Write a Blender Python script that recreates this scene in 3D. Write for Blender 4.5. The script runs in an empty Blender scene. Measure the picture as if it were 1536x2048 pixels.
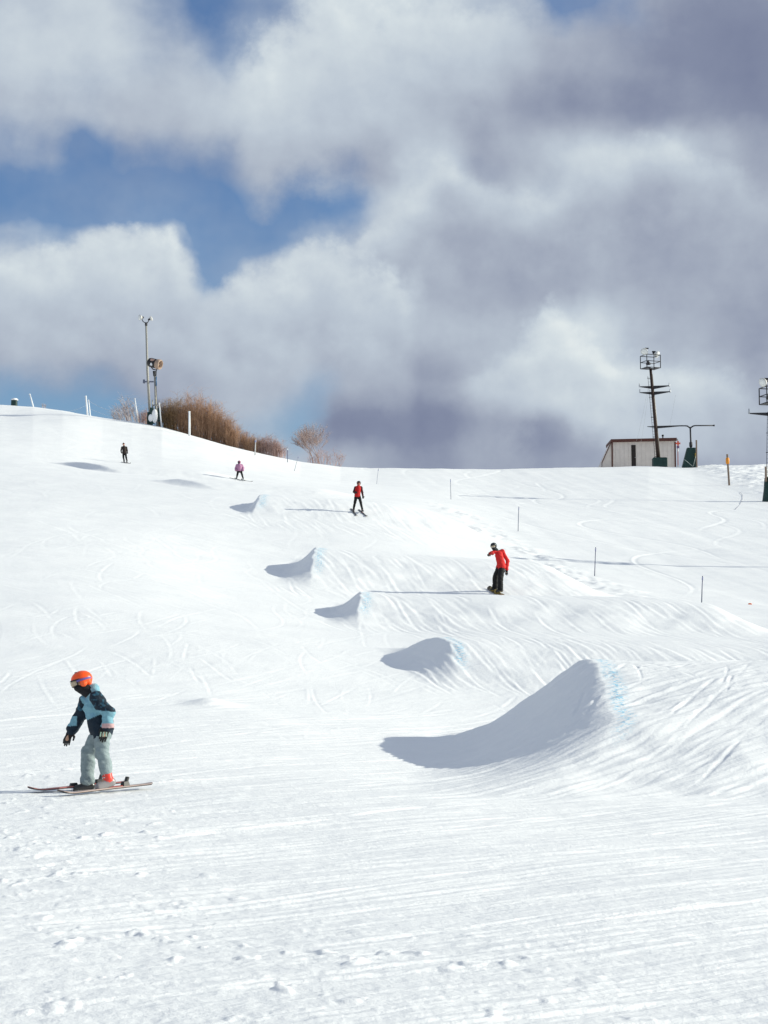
import bpy, math, random
import numpy as np
from mathutils import Vector, Matrix

SC = bpy.context.scene
COL = SC.collection
R = math.radians
rng = np.random.default_rng(7)
random.seed(7)

# ------------------------------------------------------------------ camera
F = 4000.0                      # focal length in photograph pixels (1536 x 2048)
CX, CY = 768.0, 1024.0
TP = 376.0 / F                  # tangent of the upward pitch
PITCH = math.atan(TP)
cam_d = bpy.data.cameras.new("camera")
cam = bpy.data.objects.new("camera", cam_d)
COL.objects.link(cam)
cam_d.sensor_fit = 'VERTICAL'
cam_d.sensor_height = 36.0
cam_d.sensor_width = 27.0
cam_d.lens = F / 2048.0 * 36.0
cam_d.clip_start = 0.1
cam_d.clip_end = 9000
cam.location = (0, 0, 0)
cam.rotation_euler = (math.pi / 2 + PITCH, 0, 0)
SC.camera = cam

# ------------------------------------------------------------------ sun and exposure
SUN_EL, SUN_AZ = R(21.3), R(4.0)         # azimuth measured from +X towards +Y
sun_d = bpy.data.lights.new("sun", 'SUN')
sun_d.energy = 3.6
sun_d.angle = R(0.5)
sun_d.color = (1.0, 0.985, 0.84)
sun = bpy.data.objects.new("sun", sun_d)
COL.objects.link(sun)
sdir = Vector((math.cos(SUN_EL) * math.cos(SUN_AZ), math.cos(SUN_EL) * math.sin(SUN_AZ), math.sin(SUN_EL)))
sun.rotation_euler = sdir.to_track_quat('Z', 'Y').to_euler()
sun.location = (60, 40, 60)
SC.view_settings.view_transform = 'Standard'
SC.view_settings.look = 'None'
SC.view_settings.exposure = 0.52
SC.view_settings.gamma = 1.0

# ------------------------------------------------------------------ world: sky texture with clouds
W = bpy.data.worlds.new("World")
SC.world = W
W.use_nodes = True
nt = W.node_tree
nt.nodes.clear()


class NG:
    def __init__(s, nt):
        s.nt = nt

    def n(s, t, **kw):
        nd = s.nt.nodes.new(t)
        for k, v in kw.items():
            setattr(nd, k, v)
        return nd

    def link(s, a, b):
        s.nt.links.new(a, b)

    def put(s, sock, v):
        if isinstance(v, bpy.types.NodeSocket):
            s.nt.links.new(v, sock)
        elif v is not None:
            sock.default_value = v

    def m(s, op, a=None, b=None, c=None, clamp=False):
        nd = s.n('ShaderNodeMath', operation=op)
        nd.use_clamp = clamp
        for i, v in enumerate((a, b, c)):
            s.put(nd.inputs[i], v)
        return nd.outputs[0]

    def vm(s, op, a=None, b=None):
        nd = s.n('ShaderNodeVectorMath', operation=op)
        s.put(nd.inputs[0], a)
        s.put(nd.inputs[1], b)
        return nd.outputs[0]

    def comb(s, x, y, z=0.0):
        nd = s.n('ShaderNodeCombineXYZ')
        s.put(nd.inputs[0], x); s.put(nd.inputs[1], y); s.put(nd.inputs[2], z)
        return nd.outputs[0]

    def noise(s, vec, scale, detail=5, rough=0.5, dist=0.0, dim='3D', color=False, lac=2.0):
        nd = s.n('ShaderNodeTexNoise', noise_dimensions=dim)
        s.put(nd.inputs['Vector'], vec)
        nd.inputs['Scale'].default_value = scale
        nd.inputs['Detail'].default_value = detail
        nd.inputs['Roughness'].default_value = rough
        nd.inputs['Lacunarity'].default_value = lac
        nd.inputs['Distortion'].default_value = dist
        return nd.outputs['Color' if color else 'Fac']

    def mapr(s, v, a, b, c=0.0, d=1.0, smooth=True):
        nd = s.n('ShaderNodeMapRange')
        nd.interpolation_type = 'SMOOTHSTEP' if smooth else 'LINEAR'
        s.put(nd.inputs[0], v)
        for i, x in enumerate((a, b, c, d)):
            nd.inputs[i + 1].default_value = x
        return nd.outputs[0]

    def mix(s, f, a, b, typ='RGBA', blend='MIX'):
        nd = s.n('ShaderNodeMix', data_type=typ)
        if typ == 'RGBA':
            nd.blend_type = blend
            i0, i1, o = 6, 7, 2
        else:
            i0, i1, o = 2, 3, 0
        s.put(nd.inputs[0], f); s.put(nd.inputs[i0], a); s.put(nd.inputs[i1], b)
        return nd.outputs[o]


def srgb(r, g, b, k=1.0):
    f = lambda c: ((c / 255 + 0.055) / 1.055) ** 2.4 if c > 10 else c / 255 / 12.92
    return (f(r) * k, f(g) * k, f(b) * k, 1.0)


g = NG(nt)
tc = g.n('ShaderNodeTexCoord')
sep = g.n('ShaderNodeSeparateXYZ')
g.link(tc.outputs['Generated'], sep.inputs[0])
az = g.m('ARCTAN2', sep.outputs[0], sep.outputs[1])
el = g.m('ARCSINE', sep.outputs[2])
AZ0 = math.atan(768 / F)
# 0..1 across the part of the sky the photograph shows; el 0 at the hill line, 1 at its top
sx = g.m('MULTIPLY_ADD', az, 1 / (2 * AZ0), 0.5)
EL_TOP = PITCH + math.atan(CY / F)
EL_BOT = PITCH + math.atan((CY - 940) / F)
sy = g.m('MULTIPLY_ADD', el, 1 / (EL_TOP - EL_BOT), -EL_BOT / (EL_TOP - EL_BOT))
pv = g.comb(sx, g.m('MULTIPLY', sy, 0.62))
warp1 = g.noise(pv, 3.2, 2, 0.5, color=True)
w1 = g.n('ShaderNodeSeparateColor'); g.link(warp1, w1.inputs[0])
warp2 = g.noise(pv, 9.0, 4, 0.55, color=True)
w2 = g.n('ShaderNodeSeparateColor'); g.link(warp2, w2.inputs[0])


def wadd(base, a, ka, b, kb):
    t = g.m('MULTIPLY_ADD', g.m('SUBTRACT', a, 0.5), ka, base)
    return g.m('MULTIPLY_ADD', g.m('SUBTRACT', b, 0.5), kb, t)


wx = wadd(sx, w1.outputs[0], 0.07, w2.outputs[0], 0.085)
wy = wadd(sy, w1.outputs[1], 0.07, w2.outputs[1], 0.10)
# rows of (elevation, [(across, cover, brightness)...]): where the cloud banks hang and how bright each is
ROWS = [
    (940, [(0, .2, .5), (510, .8, .62), (680, .95, .5), (850, 1, .30), (1020, 1, .36), (1190, 1, .36), (1360, 1, .33), (1536, 1, .36)]),
    (850, [(0, .02, .5), (170, .1, .4), (340, .45, .5), (510, .5, .6), (600, .32, .5), (680, .95, .1), (850, 1, .10), (1020, 1, .22), (1190, 1, .46), (1360, 1, .50), (1536, 1, .5)]),
    (770, [(0, .0, .4), (120, .35, .3), (340, .95, .42), (510, .8, .5), (640, .42, .5), (730, .9, .34), (850, 1, .36), (1020, 1, .68), (1190, 1, .9), (1360, 1, .78), (1536, 1, .5)]),
    (660, [(0, .28, .5), (90, .6, .5), (170, .95, .5), (340, 1, .55), (510, 1, .7), (680, 1, .82), (850, 1, .6), (1020, 1, .62), (1130, 1, .95), (1360, 1, .5), (1536, 1, .32)]),
    (550, [(0, .95, .8), (170, 1, .78), (330, 1, .78), (410, .25, .6), (520, .75, .68), (640, 1, .9), (790, 1, .92), (860, .95, .5), (1020, 1, .4), (1190, 1, .42), (1360, 1, .42), (1536, 1, .45)]),
    (480, [(0, .6, .7), (100, .5, .7), (190, .8, .75), (340, .8, .8), (400, .1, .6), (520, .12, .5), (620, .6, .7), (760, .9, .6), (850, .9, .5), (1020, 1, .5), (1190, 1, .5), (1360, 1, .5), (1536, 1, .48)]),
    (420, [(0, .0, .5), (170, .08, .5), (340, .08, .6), (440, .12, .5), (520, .36, .5), (600, .08, .4), (690, .25, .6), (780, .95, .72), (900, 1, .85), (1020, 1, .7), (1190, 1, .68), (1360, 1, .62), (1536, 1, .5)]),
    (330, [(0, .5, .5), (90, .6, .5), (150, .2, .5), (250, .45, .45), (420, .50, .42), (510, .48, .38), (680, .5, .34), (760, .85, .4), (880, 1, .85), (960, .95, .4), (1060, 1, .55), (1190, 1, .8), (1340, 1, .82), (1440, 1, .55), (1536, 1, .4)]),
    (220, [(0, .9, .66), (130, .85, .62), (260, .95, .6), (510, .98, .78), (680, 1, .65), (850, 1, .42), (1020, 1, .28), (1190, 1, .2), (1360, 1, .22), (1536, 1, .18)]),
    (110, [(0, .95, .8), (170, .95, .78), (340, .75, .65), (430, .45, .65), (540, .9, .85), (680, 1, .88), (850, 1, .8), (1020, 1, .62), (1190, 1, .4), (1360, 1, .2), (1536, 1, .14)]),
    (0, [(0, .9, .75), (170, .9, .7), (330, .5, .6), (400, .2, .5), (500, .5, .6), (680, .95, .85), (850, .95, .85), (1020, .85, .7), (1150, .15, .5), (1230, .6, .45), (1360, .95, .3), (1536, 1, .22)]),
]


def row_y(v):
    return (PITCH + math.atan((CY - v) / F) - EL_BOT) / (EL_TOP - EL_BOT)


acc = None
prev = None
for v, stops in ROWS:
    cr = g.n('ShaderNodeValToRGB')
    g.link(wx, cr.inputs[0])
    e = cr.color_ramp
    e.interpolation = 'EASE'
    while len(e.elements) < len(stops):
        e.elements.new(0.5)
    for k, (u, c, b) in enumerate(stops):
        e.elements[k].position = u / 1536
    for k, (u, c, b) in enumerate(stops):
        e.elements[k].color = (c, b, 0, 1)
    y = row_y(v)
    if acc is None:
        acc = cr.outputs[0]
    else:
        acc = g.mix(g.mapr(wy, prev, y), acc, cr.outputs[0])
    prev = y
cs = g.n('ShaderNodeSeparateColor'); g.link(acc, cs.inputs[0])
# away from the part in the photograph: plain broken cloud
gen = g.noise(g.comb(g.m('MULTIPLY', az, 3.0), g.m('MULTIPLY', el, 5.0)), 1.6, 4, 0.55)
inx = g.m('MULTIPLY', g.mapr(g.m('ABSOLUTE', g.m('SUBTRACT', sx, 0.5)), 0.55, 1.1, 1, 0), g.mapr(sy, 1.05, 1.7, 1, 0))
cover = g.mix(inx, g.mapr(gen, 0.38, 0.55, 0.25, 1.0), cs.outputs[0], 'FLOAT')
bright = g.mix(inx, g.mapr(gen, 0.35, 0.7, 0.75, 0.45), cs.outputs[1], 'FLOAT')
fb = g.noise(pv, 4.6, 8, 0.54)
fb_s = g.noise(g.vm('ADD', pv, (0.022, 0.016, 0.0)), 4.6, 5, 0.5)
relief = g.m('SUBTRACT', fb, fb_s)
fine_ = g.m('SUBTRACT', g.noise(pv, 15.0, 7, 0.6), 0.5)
mid_ = g.m('SUBTRACT', g.noise(pv, 7.5, 8, 0.58), 0.5)
mid_s = g.m('SUBTRACT', g.noise(g.vm('ADD', pv, (0.012, 0.012, 0.0)), 7.5, 6, 0.55), 0.5)
puff = g.m('SUBTRACT', mid_, mid_s)


def vramp(stops, interp='EASE'):
    cr = g.n('ShaderNodeValToRGB')
    g.link(g.m('MULTIPLY_ADD', g.m('SUBTRACT', w2.outputs[2], 0.5), 0.03, sx), cr.inputs[0])
    e = cr.color_ramp; e.interpolation = interp
    while len(e.elements) < len(stops):
        e.elements.new(0.5)
    for k, (u, v) in enumerate(stops):
        e.elements[k].position = u / 1536
    for k, (u, v) in enumerate(stops):
        e.elements[k].color = (v, v, v, 1)
    return cr.outputs[0]


def bank(cover, bright, edge, strength, b_top, b_low, depth, soft=0.035, rag=0.16, keep=0.0):
    """a heaped cloud: crisp lit billows along its upper edge, greyer below"""
    ey = vramp([(u, row_y(v)) for u, v in edge])
    d = g.m('SUBTRACT', ey, sy)
    d = g.m('MULTIPLY_ADD', mid_, rag, d)
    d = g.m('MULTIPLY_ADD', fine_, rag * 0.45, d)
    st = vramp(strength)
    a = g.m('MULTIPLY', g.mapr(d, 0.0, soft), g.m('MULTIPLY', st, g.mapr(d, depth * 1.0, depth * 2.1, 1, keep)))
    bb_ = g.mapr(d, 0.0, depth, b_top, b_low)
    bb_ = g.m('MULTIPLY_ADD', puff, g.mapr(d, 0.0, 0.16, 1.5, 0.35), bb_)
    # clear air just above the edge
    gap = g.m('MULTIPLY', g.mapr(d, -0.10, 0.0, 0, 1), g.m('MULTIPLY', st, g.mapr(d, 0.0, soft, 1, 0)))
    cover = g.m('MULTIPLY', cover, g.m('SUBTRACT', 1.0, g.m('MULTIPLY', gap, 0.12)))
    return g.mix(a, cover, 1.15, 'FLOAT'), g.mix(a, bright, bb_, 'FLOAT')


cover, bright = bank(cover, bright, [(0, 100), (480, 60), (600, 20), (900, -40), (1536, -40)], [(0, 0), (430, .0), (520, .75), (900, .7), (1150, 0)], 1.0, .70, .22, soft=.14, rag=.3)
cover, bright = bank(cover, bright, [(600, 520), (700, 465), (780, 375), (880, 310), (960, 345), (1060, 370), (1180, 300), (1330, 262), (1440, 290), (1536, 350)], [(0, 0), (640, 0), (720, .8), (880, .9), (1000, .55), (1100, .75), (1330, .9), (1460, .6), (1536, .3)], .90, .46, .17, soft=.10, rag=.16)
cover, bright = bank(cover, bright, [(0, 492), (100, 476), (200, 432), (275, 452), (335, 446), (372, 492), (405, 524), (450, 526), (560, 486), (630, 458), (720, 486), (790, 500), (840, 580)], [(0, .85), (340, .95), (395, .35), (460, .8), (640, .95), (790, .9), (850, .0), (1536, 0)], 1.0, .64, .20, soft=.10, rag=.15)
cover, bright = bank(cover, bright, [(800, 800), (900, 745), (1000, 680), (1060, 640), (1110, 596), (1180, 640), (1240, 690), (1330, 715), (1440, 720), (1536, 760)], [(0, 0), (900, 0), (990, .45), (1070, .85), (1180, .95), (1300, .8), (1440, .5), (1536, .3)], 1.15, .78, .15, soft=.11, rag=.20)
alpha = g.mapr(g.m('MULTIPLY_ADD', fine_, 0.34, g.m('MULTIPLY_ADD', g.m('SUBTRACT', fb, 0.5), 0.62, cover)), 0.10, 0.95)
bb = g.m('MULTIPLY_ADD', fine_, 0.07, g.m('MULTIPLY_ADD', relief, 0.6, bright))
bb = g.m('MULTIPLY_ADD', g.m('SUBTRACT', fb, 0.5), 0.12, bb, clamp=True)
cl = g.n('ShaderNodeValToRGB')
g.link(bb, cl.inputs[0])
ce = cl.color_ramp
CK = 1 / 2 ** 0.52
pts = [(0.0, srgb(120, 129, 156)), (0.2, srgb(133, 142, 166)), (0.45, srgb(163, 172, 189)), (0.7, srgb(189, 200, 212)), (0.9, srgb(210, 220, 226)), (1.0, srgb(224, 232, 234))]
while len(ce.elements) < len(pts):
    ce.elements.new(0.5)
for k, (p, c) in enumerate(pts):
    ce.elements[k].position = p
for k, (p, c) in enumerate(pts):
    ce.elements[k].color = (c[0] * CK, c[1] * CK, c[2] * CK, 1)
sky = g.n('ShaderNodeTexSky', sky_type='NISHITA')
sky.sun_disc = False
sky.sun_elevation = SUN_EL
sky.sun_rotation = math.pi / 2 - SUN_AZ
sky.air_density = 1.0
sky.dust_density = 0.6
sky.ozone_density = 2.0
bgs = g.n('ShaderNodeBackground'); bgs.inputs['Strength'].default_value = 0.085
g.link(g.mix(1.0, sky.outputs[0], g.mix(g.mapr(sy, 0.0, 0.7), (0.66, 0.82, 1.0, 1), (0.50, 0.70, 0.96, 1)), blend='MULTIPLY'), bgs.inputs[0])
veil = g.mapr(g.noise(pv, 3.0, 5, 0.55), 0.36, 0.70, 0.04, 0.40)
alpha = g.m('MAXIMUM', alpha, veil)
bgc = g.n('ShaderNodeBackground'); bgc.inputs['Strength'].default_value = 1.0
g.link(cl.outputs[0], bgc.inputs[0])
mx = g.n('ShaderNodeMixShader')
g.link(alpha, mx.inputs[0]); g.link(bgs.outputs[0], mx.inputs[1]); g.link(bgc.outputs[0], mx.inputs[2])
wo = g.n('ShaderNodeOutputWorld')
g.link(mx.outputs[0], wo.inputs[0])
W.cycles.sampling_method = 'MANUAL'
W.cycles.sample_map_resolution = 512


# ------------------------------------------------------------------ rays
def ray(u, v):
    """direction through a photograph pixel, scaled so that its world y is 1"""
    k = (CY - v) / F
    yy = 1 - k * TP
    c = math.cos(PITCH)
    return ((u - CX) / F / (c * yy), 1.0, (TP + k) / yy)


def P(u, v, y):
    r = ray(u, v)
    return np.array((r[0] * y, y, r[2] * y))


# ------------------------------------------------------------------ terrain
def pchip(xs, ys, x):
    xs = np.asarray(xs, float); ys = np.asarray(ys, float)
    h = np.diff(xs); d = np.diff(ys) / h
    m = np.zeros_like(ys)
    for i in range(1, len(xs) - 1):
        if d[i - 1] * d[i] > 0:
            w1 = 2 * h[i] + h[i - 1]; w2 = h[i] + 2 * h[i - 1]
            m[i] = (w1 + w2) / (w1 / d[i - 1] + w2 / d[i])
    m[0] = d[0]; m[-1] = d[-1]
    i = np.clip(np.searchsorted(xs, x) - 1, 0, len(xs) - 2)
    t = (x - xs[i]) / h[i]
    t = np.clip(t, 0, 1)
    return ((2 * t**3 - 3 * t**2 + 1) * ys[i] + (t**3 - 2 * t**2 + t) * h[i] * m[i] + (-2 * t**3 + 3 * t**2) * ys[i + 1] + (t**3 - t**2) * h[i] * m[i + 1])


US = np.array([-900, 0, 250, 500, 768, 1000, 1250, 1536, 2300.])
DT = {
    1.5: [-1.62] * 9,
    4: [-1.56] * 9,
    8.5: [-1.42] * 9,
    15: [-1.25] * 9,
    21: [-1.0, -1.01, -1.02, -1.03, -1.05, -1.08, -1.10, -1.10, -1.10],
    26: [-0.70, -0.72, -0.75, -0.80, -0.90, -0.99, -1.03, -1.04, -1.04],
    30: [-0.35, -.38, -.42, -.50, -.64, -.80, -.88, -.90, -.9],
    36: [0.35, .30, .22, .08, -.15, -.32, -.42, -.46, -.5],
    45: [1.55, 1.45, 1.35, 1.15, .87, .80, .70, .60, .6],
    61: [3.9, 3.65, 3.4, 2.95, 2.52, 2.45, 2.35, 2.15, 2.1],
    80: [6.8, 6.4, 6.05, 5.3, 4.85, 4.6, 4.25, 3.95, 3.9],
    105: [11, 10.4, 10.05, 9.65, 9.15, 8.1, 7.6, 7.4, 7.4],
    135: [16, 15.2, 14.8, 14.3, 13.6, 12.7, 12.2, 11.8, 11.8],
    167: [23, 21.0, 19.9, 18.9, 17.7, 16.9, 16.6, 16.35, 16.3],
}
SKY_U = [-1500, -600, 0, 60, 120, 200, 260, 320, 380, 450, 520, 600, 680, 740, 800, 1000, 1200, 1300, 1390, 1536, 1800, 3000]
SKY_V = [740, 780, 806, 810, 818, 832, 840, 851, 868, 888, 905, 922, 932, 935, 935, 937, 934, 932, 934, 933, 933, 940]
CR_U = [-1500, 0, 250, 380, 600, 740, 1000, 1300, 1536, 3000]
CR_D = [240, 232, 216, 206, 205, 214, 224, 234, 238, 245]


def crest_d(u):
    return np.interp(u, CR_U, CR_D)


STEP = 2.2
fine = np.arange(-330, 1872, STEP)
left = -330 - np.cumsum(STEP * 1.12 ** np.arange(1, 56))[::-1]
left = left[left > -14000]
right = 1870 + np.cumsum(STEP * 1.12 ** np.arange(1, 56))
right = right[right < 15500]
UC = np.concatenate([left, fine, right])
TX = (UC - CX) / F
Q = 0.002
YR = 3.2 * np.exp(np.arange(0, math.log(290 / 3.2) / Q) * Q)
YR = np.concatenate([[1.5, 2.0, 2.6], YR, 290 * np.exp(np.arange(1, 40) * 0.06)])
NC, NR = len(UC), len(YR)


def base_height():
    cols = []
    for j, u in enumerate(US):
        dc = crest_d(u)
        vz = np.interp(u, SKY_U, SKY_V)
        zc = (1400 - vz) * dc / F
        ds = list(DT.keys()); zs = [DT[d][j] for d in ds]
        zm = zs[-1] + (zc - zs[-1]) * 0.56
        ds += [(167 + dc) / 2 + 3, dc, dc + 14, dc + 45, dc + 120, 700, 3100]
        zs += [zm, zc, zc + 0.8, zc + 0.0, zc - 6, zc * 0.4, 2]
        cols.append(pchip(ds, zs, YR))
    cols = np.array(cols)                       # 9 x NR
    uu = np.clip(UC, US[0], US[-1])
    # smooth interpolation across
    out = np.zeros((NR, NC))
    i = np.clip(np.searchsorted(US, uu) - 1, 0, len(US) - 2)
    m = np.zeros_like(cols)
    m[1:-1] = (cols[2:] - cols[:-2]) / (US[2:] - US[:-2])[:, None]
    m[0] = (cols[1] - cols[0]) / (US[1] - US[0]); m[-1] = 0
    h = (US[i + 1] - US[i]); t = (uu - US[i]) / h
    a = (2 * t**3 - 3 * t**2 + 1); b = (t**3 - 2 * t**2 + t) * h; c = (-2 * t**3 + 3 * t**2); d = (t**3 - t**2) * h
    out = (cols[i] * a[:, None] + m[i] * b[:, None] + cols[i + 1] * c[:, None] + m[i + 1] * d[:, None]).T
    return out


Z = base_height()
X = YR[:, None] * TX[None, :]
Y = np.repeat(YR[:, None], NC, 1)
# make the crest meet the measured skyline
want = (1400 - np.interp(UC, SKY_U, SKY_V)) / F
for _ in range(3):
    far = (YR > 150) & (YR < 330)
    cur = (Z[far] / Y[far]).max(0)
    cor = (want - cur)[None, :] * Y
    wgt = np.clip((Y - 150) / 50, 0, 1); wgt = wgt * wgt * (3 - 2 * wgt)
    wgt *= np.clip((700 - Y) / 400, 0, 1)
    Z = Z + cor * wgt


def ss(a, b, x):
    t = np.clip((x - a) / (b - a), 0, 1)
    return t * t * (3 - 2 * t)


class VN:
    """value noise"""
    def __init__(s, seed):
        s.t = np.random.default_rng(seed).random((256, 256)).astype(np.float32)

    def __call__(s, x, y):
        xi = np.floor(x).astype(np.int64); yi = np.floor(y).astype(np.int64)
        fx = (x - xi); fy = (y - yi)
        fx = fx * fx * (3 - 2 * fx); fy = fy * fy * (3 - 2 * fy)
        xi &= 255; yi &= 255
        x1 = (xi + 1) & 255; y1 = (yi + 1) & 255
        t = s.t
        return (t[xi, yi] * (1 - fx) * (1 - fy) + t[x1, yi] * fx * (1 - fy) + t[xi, y1] * (1 - fx) * fy + t[x1, y1] * fx * fy) - 0.5


def fbm(x, y, octs, seed, rough=0.5):
    o = 0; a = 1.0
    for k in range(octs):
        c, s_ = math.cos(0.7 * k), math.sin(0.7 * k)
        o = o + a * VN(seed + k)((x * c - y * s_) * 2**k + 17.3 * k, (x * s_ + y * c) * 2**k + 5.1 * k)
        a *= rough
    return o


wob = fbm(X / 1.6, Y / 1.6, 3, 100)
wob2 = fbm(X / 0.35, Y / 0.35, 2, 140)
DYE = np.zeros_like(Z)


def table(yc, xl, xr, h, wf, wb, ramp, fall, slant=0.0, p=1.7, dye=True, rslant=0.0, wl=0.16, rdye=False, rnd=1.15, curl=0.0, soft_front=False):
    """a groomed jump: lip at its left end (x = xl), crest along y = yc, falling to the front over wf and to the back over wb"""
    global Z, DYE
    yy = Y + wob * 0.5 * min(1, wf / 5)
    xl_ = xl + slant * (Y - yc) + wob * wl + wob2 * 0.05
    xl_ = xl_ - curl * np.maximum(0, yc - 3 - Y) ** 2
    tl = np.clip((X - (xl_ - ramp)) / ramp, 0, 1)
    lip = 1 - (1 - tl ** p) ** rnd
    xr_ = xr + rslant * (Y - yc) + wob * 0.3
    rgt = 1 - ss(0, 1, (X - xr_) / fall)
    tf = np.clip((yy - (yc - wf)) / (wf * 0.95), 0, 1)
    front = 0.3 * tf * tf * (3 - 2 * tf) + 0.7 * np.sin(tf * math.pi / 2) ** 1.5
    if soft_front:
        t_ = np.sqrt(tf * tf + 0.012) - math.sqrt(0.012)
        t_ = np.clip(t_ / 0.90, 0, 1)
        front = 0.45 * t_ ** 0.85 + 0.55 * np.sin(t_ * math.pi / 2)
    back = 1 - ss(yc + 0.12 * wb, yc + wb, yy)
    Z = Z + h * lip * rgt * front * back
    if dye:
        m = np.exp(-((X - xl_ - 0.10 - 0.05 * yc / 30) / (0.065 + 0.0012 * yc)) ** 2) * ss(yc - wf * 0.75, yc - wf * 0.45, yy) * back
        DYE = np.maximum(DYE, m)
    if rdye:
        m = np.exp(-((X - xr_ - fall * .32) / 0.22) ** 2) * np.exp(-((Y - yc) / 1.6) ** 2) * 0.8
        DYE = np.maximum(DYE, m)


table(30.5, 3.22, 16, 1.47, 8.6, 4.0, 2.6, 3, slant=0.05, p=1.9, rnd=1.5, curl=0.028, soft_front=True)
table(45.5, 1.30, 22, 0.56, 4.4, 4.5, 1.1, 3, slant=-0.12, rnd=1.3)
table(61.5, -0.72, 9.5, 0.68, 5.5, 6.0, 1.0, 1.8, rslant=-0.15, rdye=True)
table(80, -2.72, 6.1, 0.92, 8.0, 7.0, 1.3, 2.4, rslant=-0.12, rdye=True)
table(112, -7.0, 2.7, 0.72, 7.0, 9.0, 0.8, 3.0, rslant=-0.28)
table(133.5, -13.2, -5, 0.34, 5.0, 6.0, 1.5, 4, slant=-0.5, dye=False)
table(150, -21.8, -14, 0.45, 4.0, 7.0, 1.0, 4, slant=-0.7, dye=False)
# little drift of loose snow left of the middle
dx, dy = X + 3.0, Y - 34.5
Z += 0.10 * np.exp(-(dx / 0.35) ** 2 - (dy / 0.5) ** 2)

# ---- surface relief
cell = Q * Y
fade = lambda wl: np.clip(wl / (cell * 2.0) - 0.6, 0, 1)
Z += 0.12 * fbm(X / 14, Y / 20, 3, 200) * ss(12, 40, Y)
Z += 0.035 * fbm(X / 2.2, Y / 3.0, 3, 210)
piste = ss(0, 3, X - (16.5 - 0.085 * Y)) * ss(55, 70, Y)            # groomed run on the right, beyond the stakes
piste = np.clip(piste, 0, 1)
rough = (1 - 0.75 * piste)
gb_ = fbm((X + 0.075 * Y) / 1.3, Y / 26, 3, 470)
Z += 0.03 * gb_ * piste
# streaky wear along the skied direction
ang = 0.48 + 0.37 * ss(9, 22, Y) + 0.95 * ss(34, 46, Y)  # radians from +x
ang = ang + 0.55 * ss(1.5, 4.5, X) * ss(20, 25, Y) * (1 - ss(34, 44, Y))
for sc_, am, sd in ((0.55, 0.009, 300), (0.22, 0.0065, 310), (0.10, 0.0045, 320)):
    # nearest fixed directions are blended so that the streaks bend smoothly
    acc_ = 0; wsum = 0
    for a0 in (0.42, 0.62, 0.9, 1.15, 1.5, 1.8):
        w = np.exp(-((ang - a0) / 0.16) ** 2)
        ca, sa = math.cos(a0), math.sin(a0)
        al = X * ca + Y * sa; ac = -X * sa + Y * ca
        acc_ = acc_ + w * fbm(al / (sc_ * 14) + 3 * a0, ac / sc_, 2, sd); wsum = wsum + w
    Z += am * acc_ / wsum * rough * fade(sc_) * (1.15 - 0.85 * ss(34, 50, Y)) * (1 - 0.45 * ss(1.5, 3, X) * ss(20, 24, Y))
# grain and loose clumps
patch = fbm(X / 3.5, Y / 5.0, 3, 400)
near = 1 - ss(16, 34, Y)
gr = fbm(X / 0.13, Y / 0.17, 3, 410, 0.6)
Z += 0.0045 * gr * fade(0.13) * rough * (0.6 + 1.6 * np.clip(patch + .1, 0, 1))
cl_ = np.clip(fbm(X / 0.16, Y / 0.22, 3, 430, 0.55) - 0.30, 0, 1)
Z += 0.055 * cl_ * np.clip(patch * 2.6 - 0.25, 0, 1) * near * fade(0.16)
# churned berm along the row of stakes and along jump edges
bl = np.exp(-((X - (17.2 - 0.098 * Y)) / 1.0) ** 2) * ss(70, 80, Y) * (1 - ss(125, 150, Y))
Z += bl * (0.20 * np.clip(fbm(X / 0.9, Y / 1.2, 3, 450) + 0.1, 0, 1))
# rough ungroomed snow far right
rg = ss(0, 5, X - (20.5 + 0.055 * Y) - 3 * (1 - ss(150, 240, Y))) * ss(150, 175, Y)
Z += rg * (0.20 * fbm(X / 1.2, Y / 1.5, 3, 460, 0.6) + 0.25)

# ---- ski tracks pressed into the sheet
T0 = np.zeros_like(Z, dtype=np.float32)
T1 = np.zeros_like(Z, dtype=np.float32)
LY0 = math.log(3.2)


def stamp(px, py, w, a, berm, kx=4, ky=2):
    """press a polyline into the grid"""
    if len(px) < 3:
        return
    tx = np.gradient(px); ty = np.gradient(py); L = np.hypot(tx, ty) + 1e-9
    tx /= L; ty /= L
    end = np.minimum(1, np.minimum(np.arange(len(px)), np.arange(len(px))[::-1]) / (len(px) * 0.25))
    ci = (px / py * F + CX + 330) / STEP + len(left)
    ri = (np.log(py) - LY0) / Q + 3
    c0 = np.round(ci).astype(int); r0 = np.round(ri).astype(int)
    for a_ in range(-kx, kx + 1):
        cc = c0 + a_
        ok = (cc > 0) & (cc < NC - 1)
        for b_ in range(-ky, ky + 1):
            rr = r0 + b_
            k = ok & (rr > 0) & (rr < NR - 1)
            if not k.any():
                continue
            r_, c_ = rr[k], cc[k]
            d_x = X[r_, c_] - px[k]; d_y = Y[r_, c_] - py[k]
            pr = -d_x * ty[k] + d_y * tx[k]
            al = d_x * tx[k] + d_y * ty[k]
            ww = np.maximum(w, 1.45 * np.hypot(ty[k] * 0.00040, tx[k] * Q) * py[k] + 0.0003 * py[k])
            q = np.exp(-(pr / ww) ** 2 - 0.0) * end[k]
            np.minimum.at(T0, (r_, c_), (-a * q).astype(np.float32))
            if berm:
                q2 = np.exp(-((pr - 1.7 * ww) / ww) ** 2) * end[k]
                np.maximum.at(T1, (r_, c_), (berm * q2).astype(np.float32))


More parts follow.
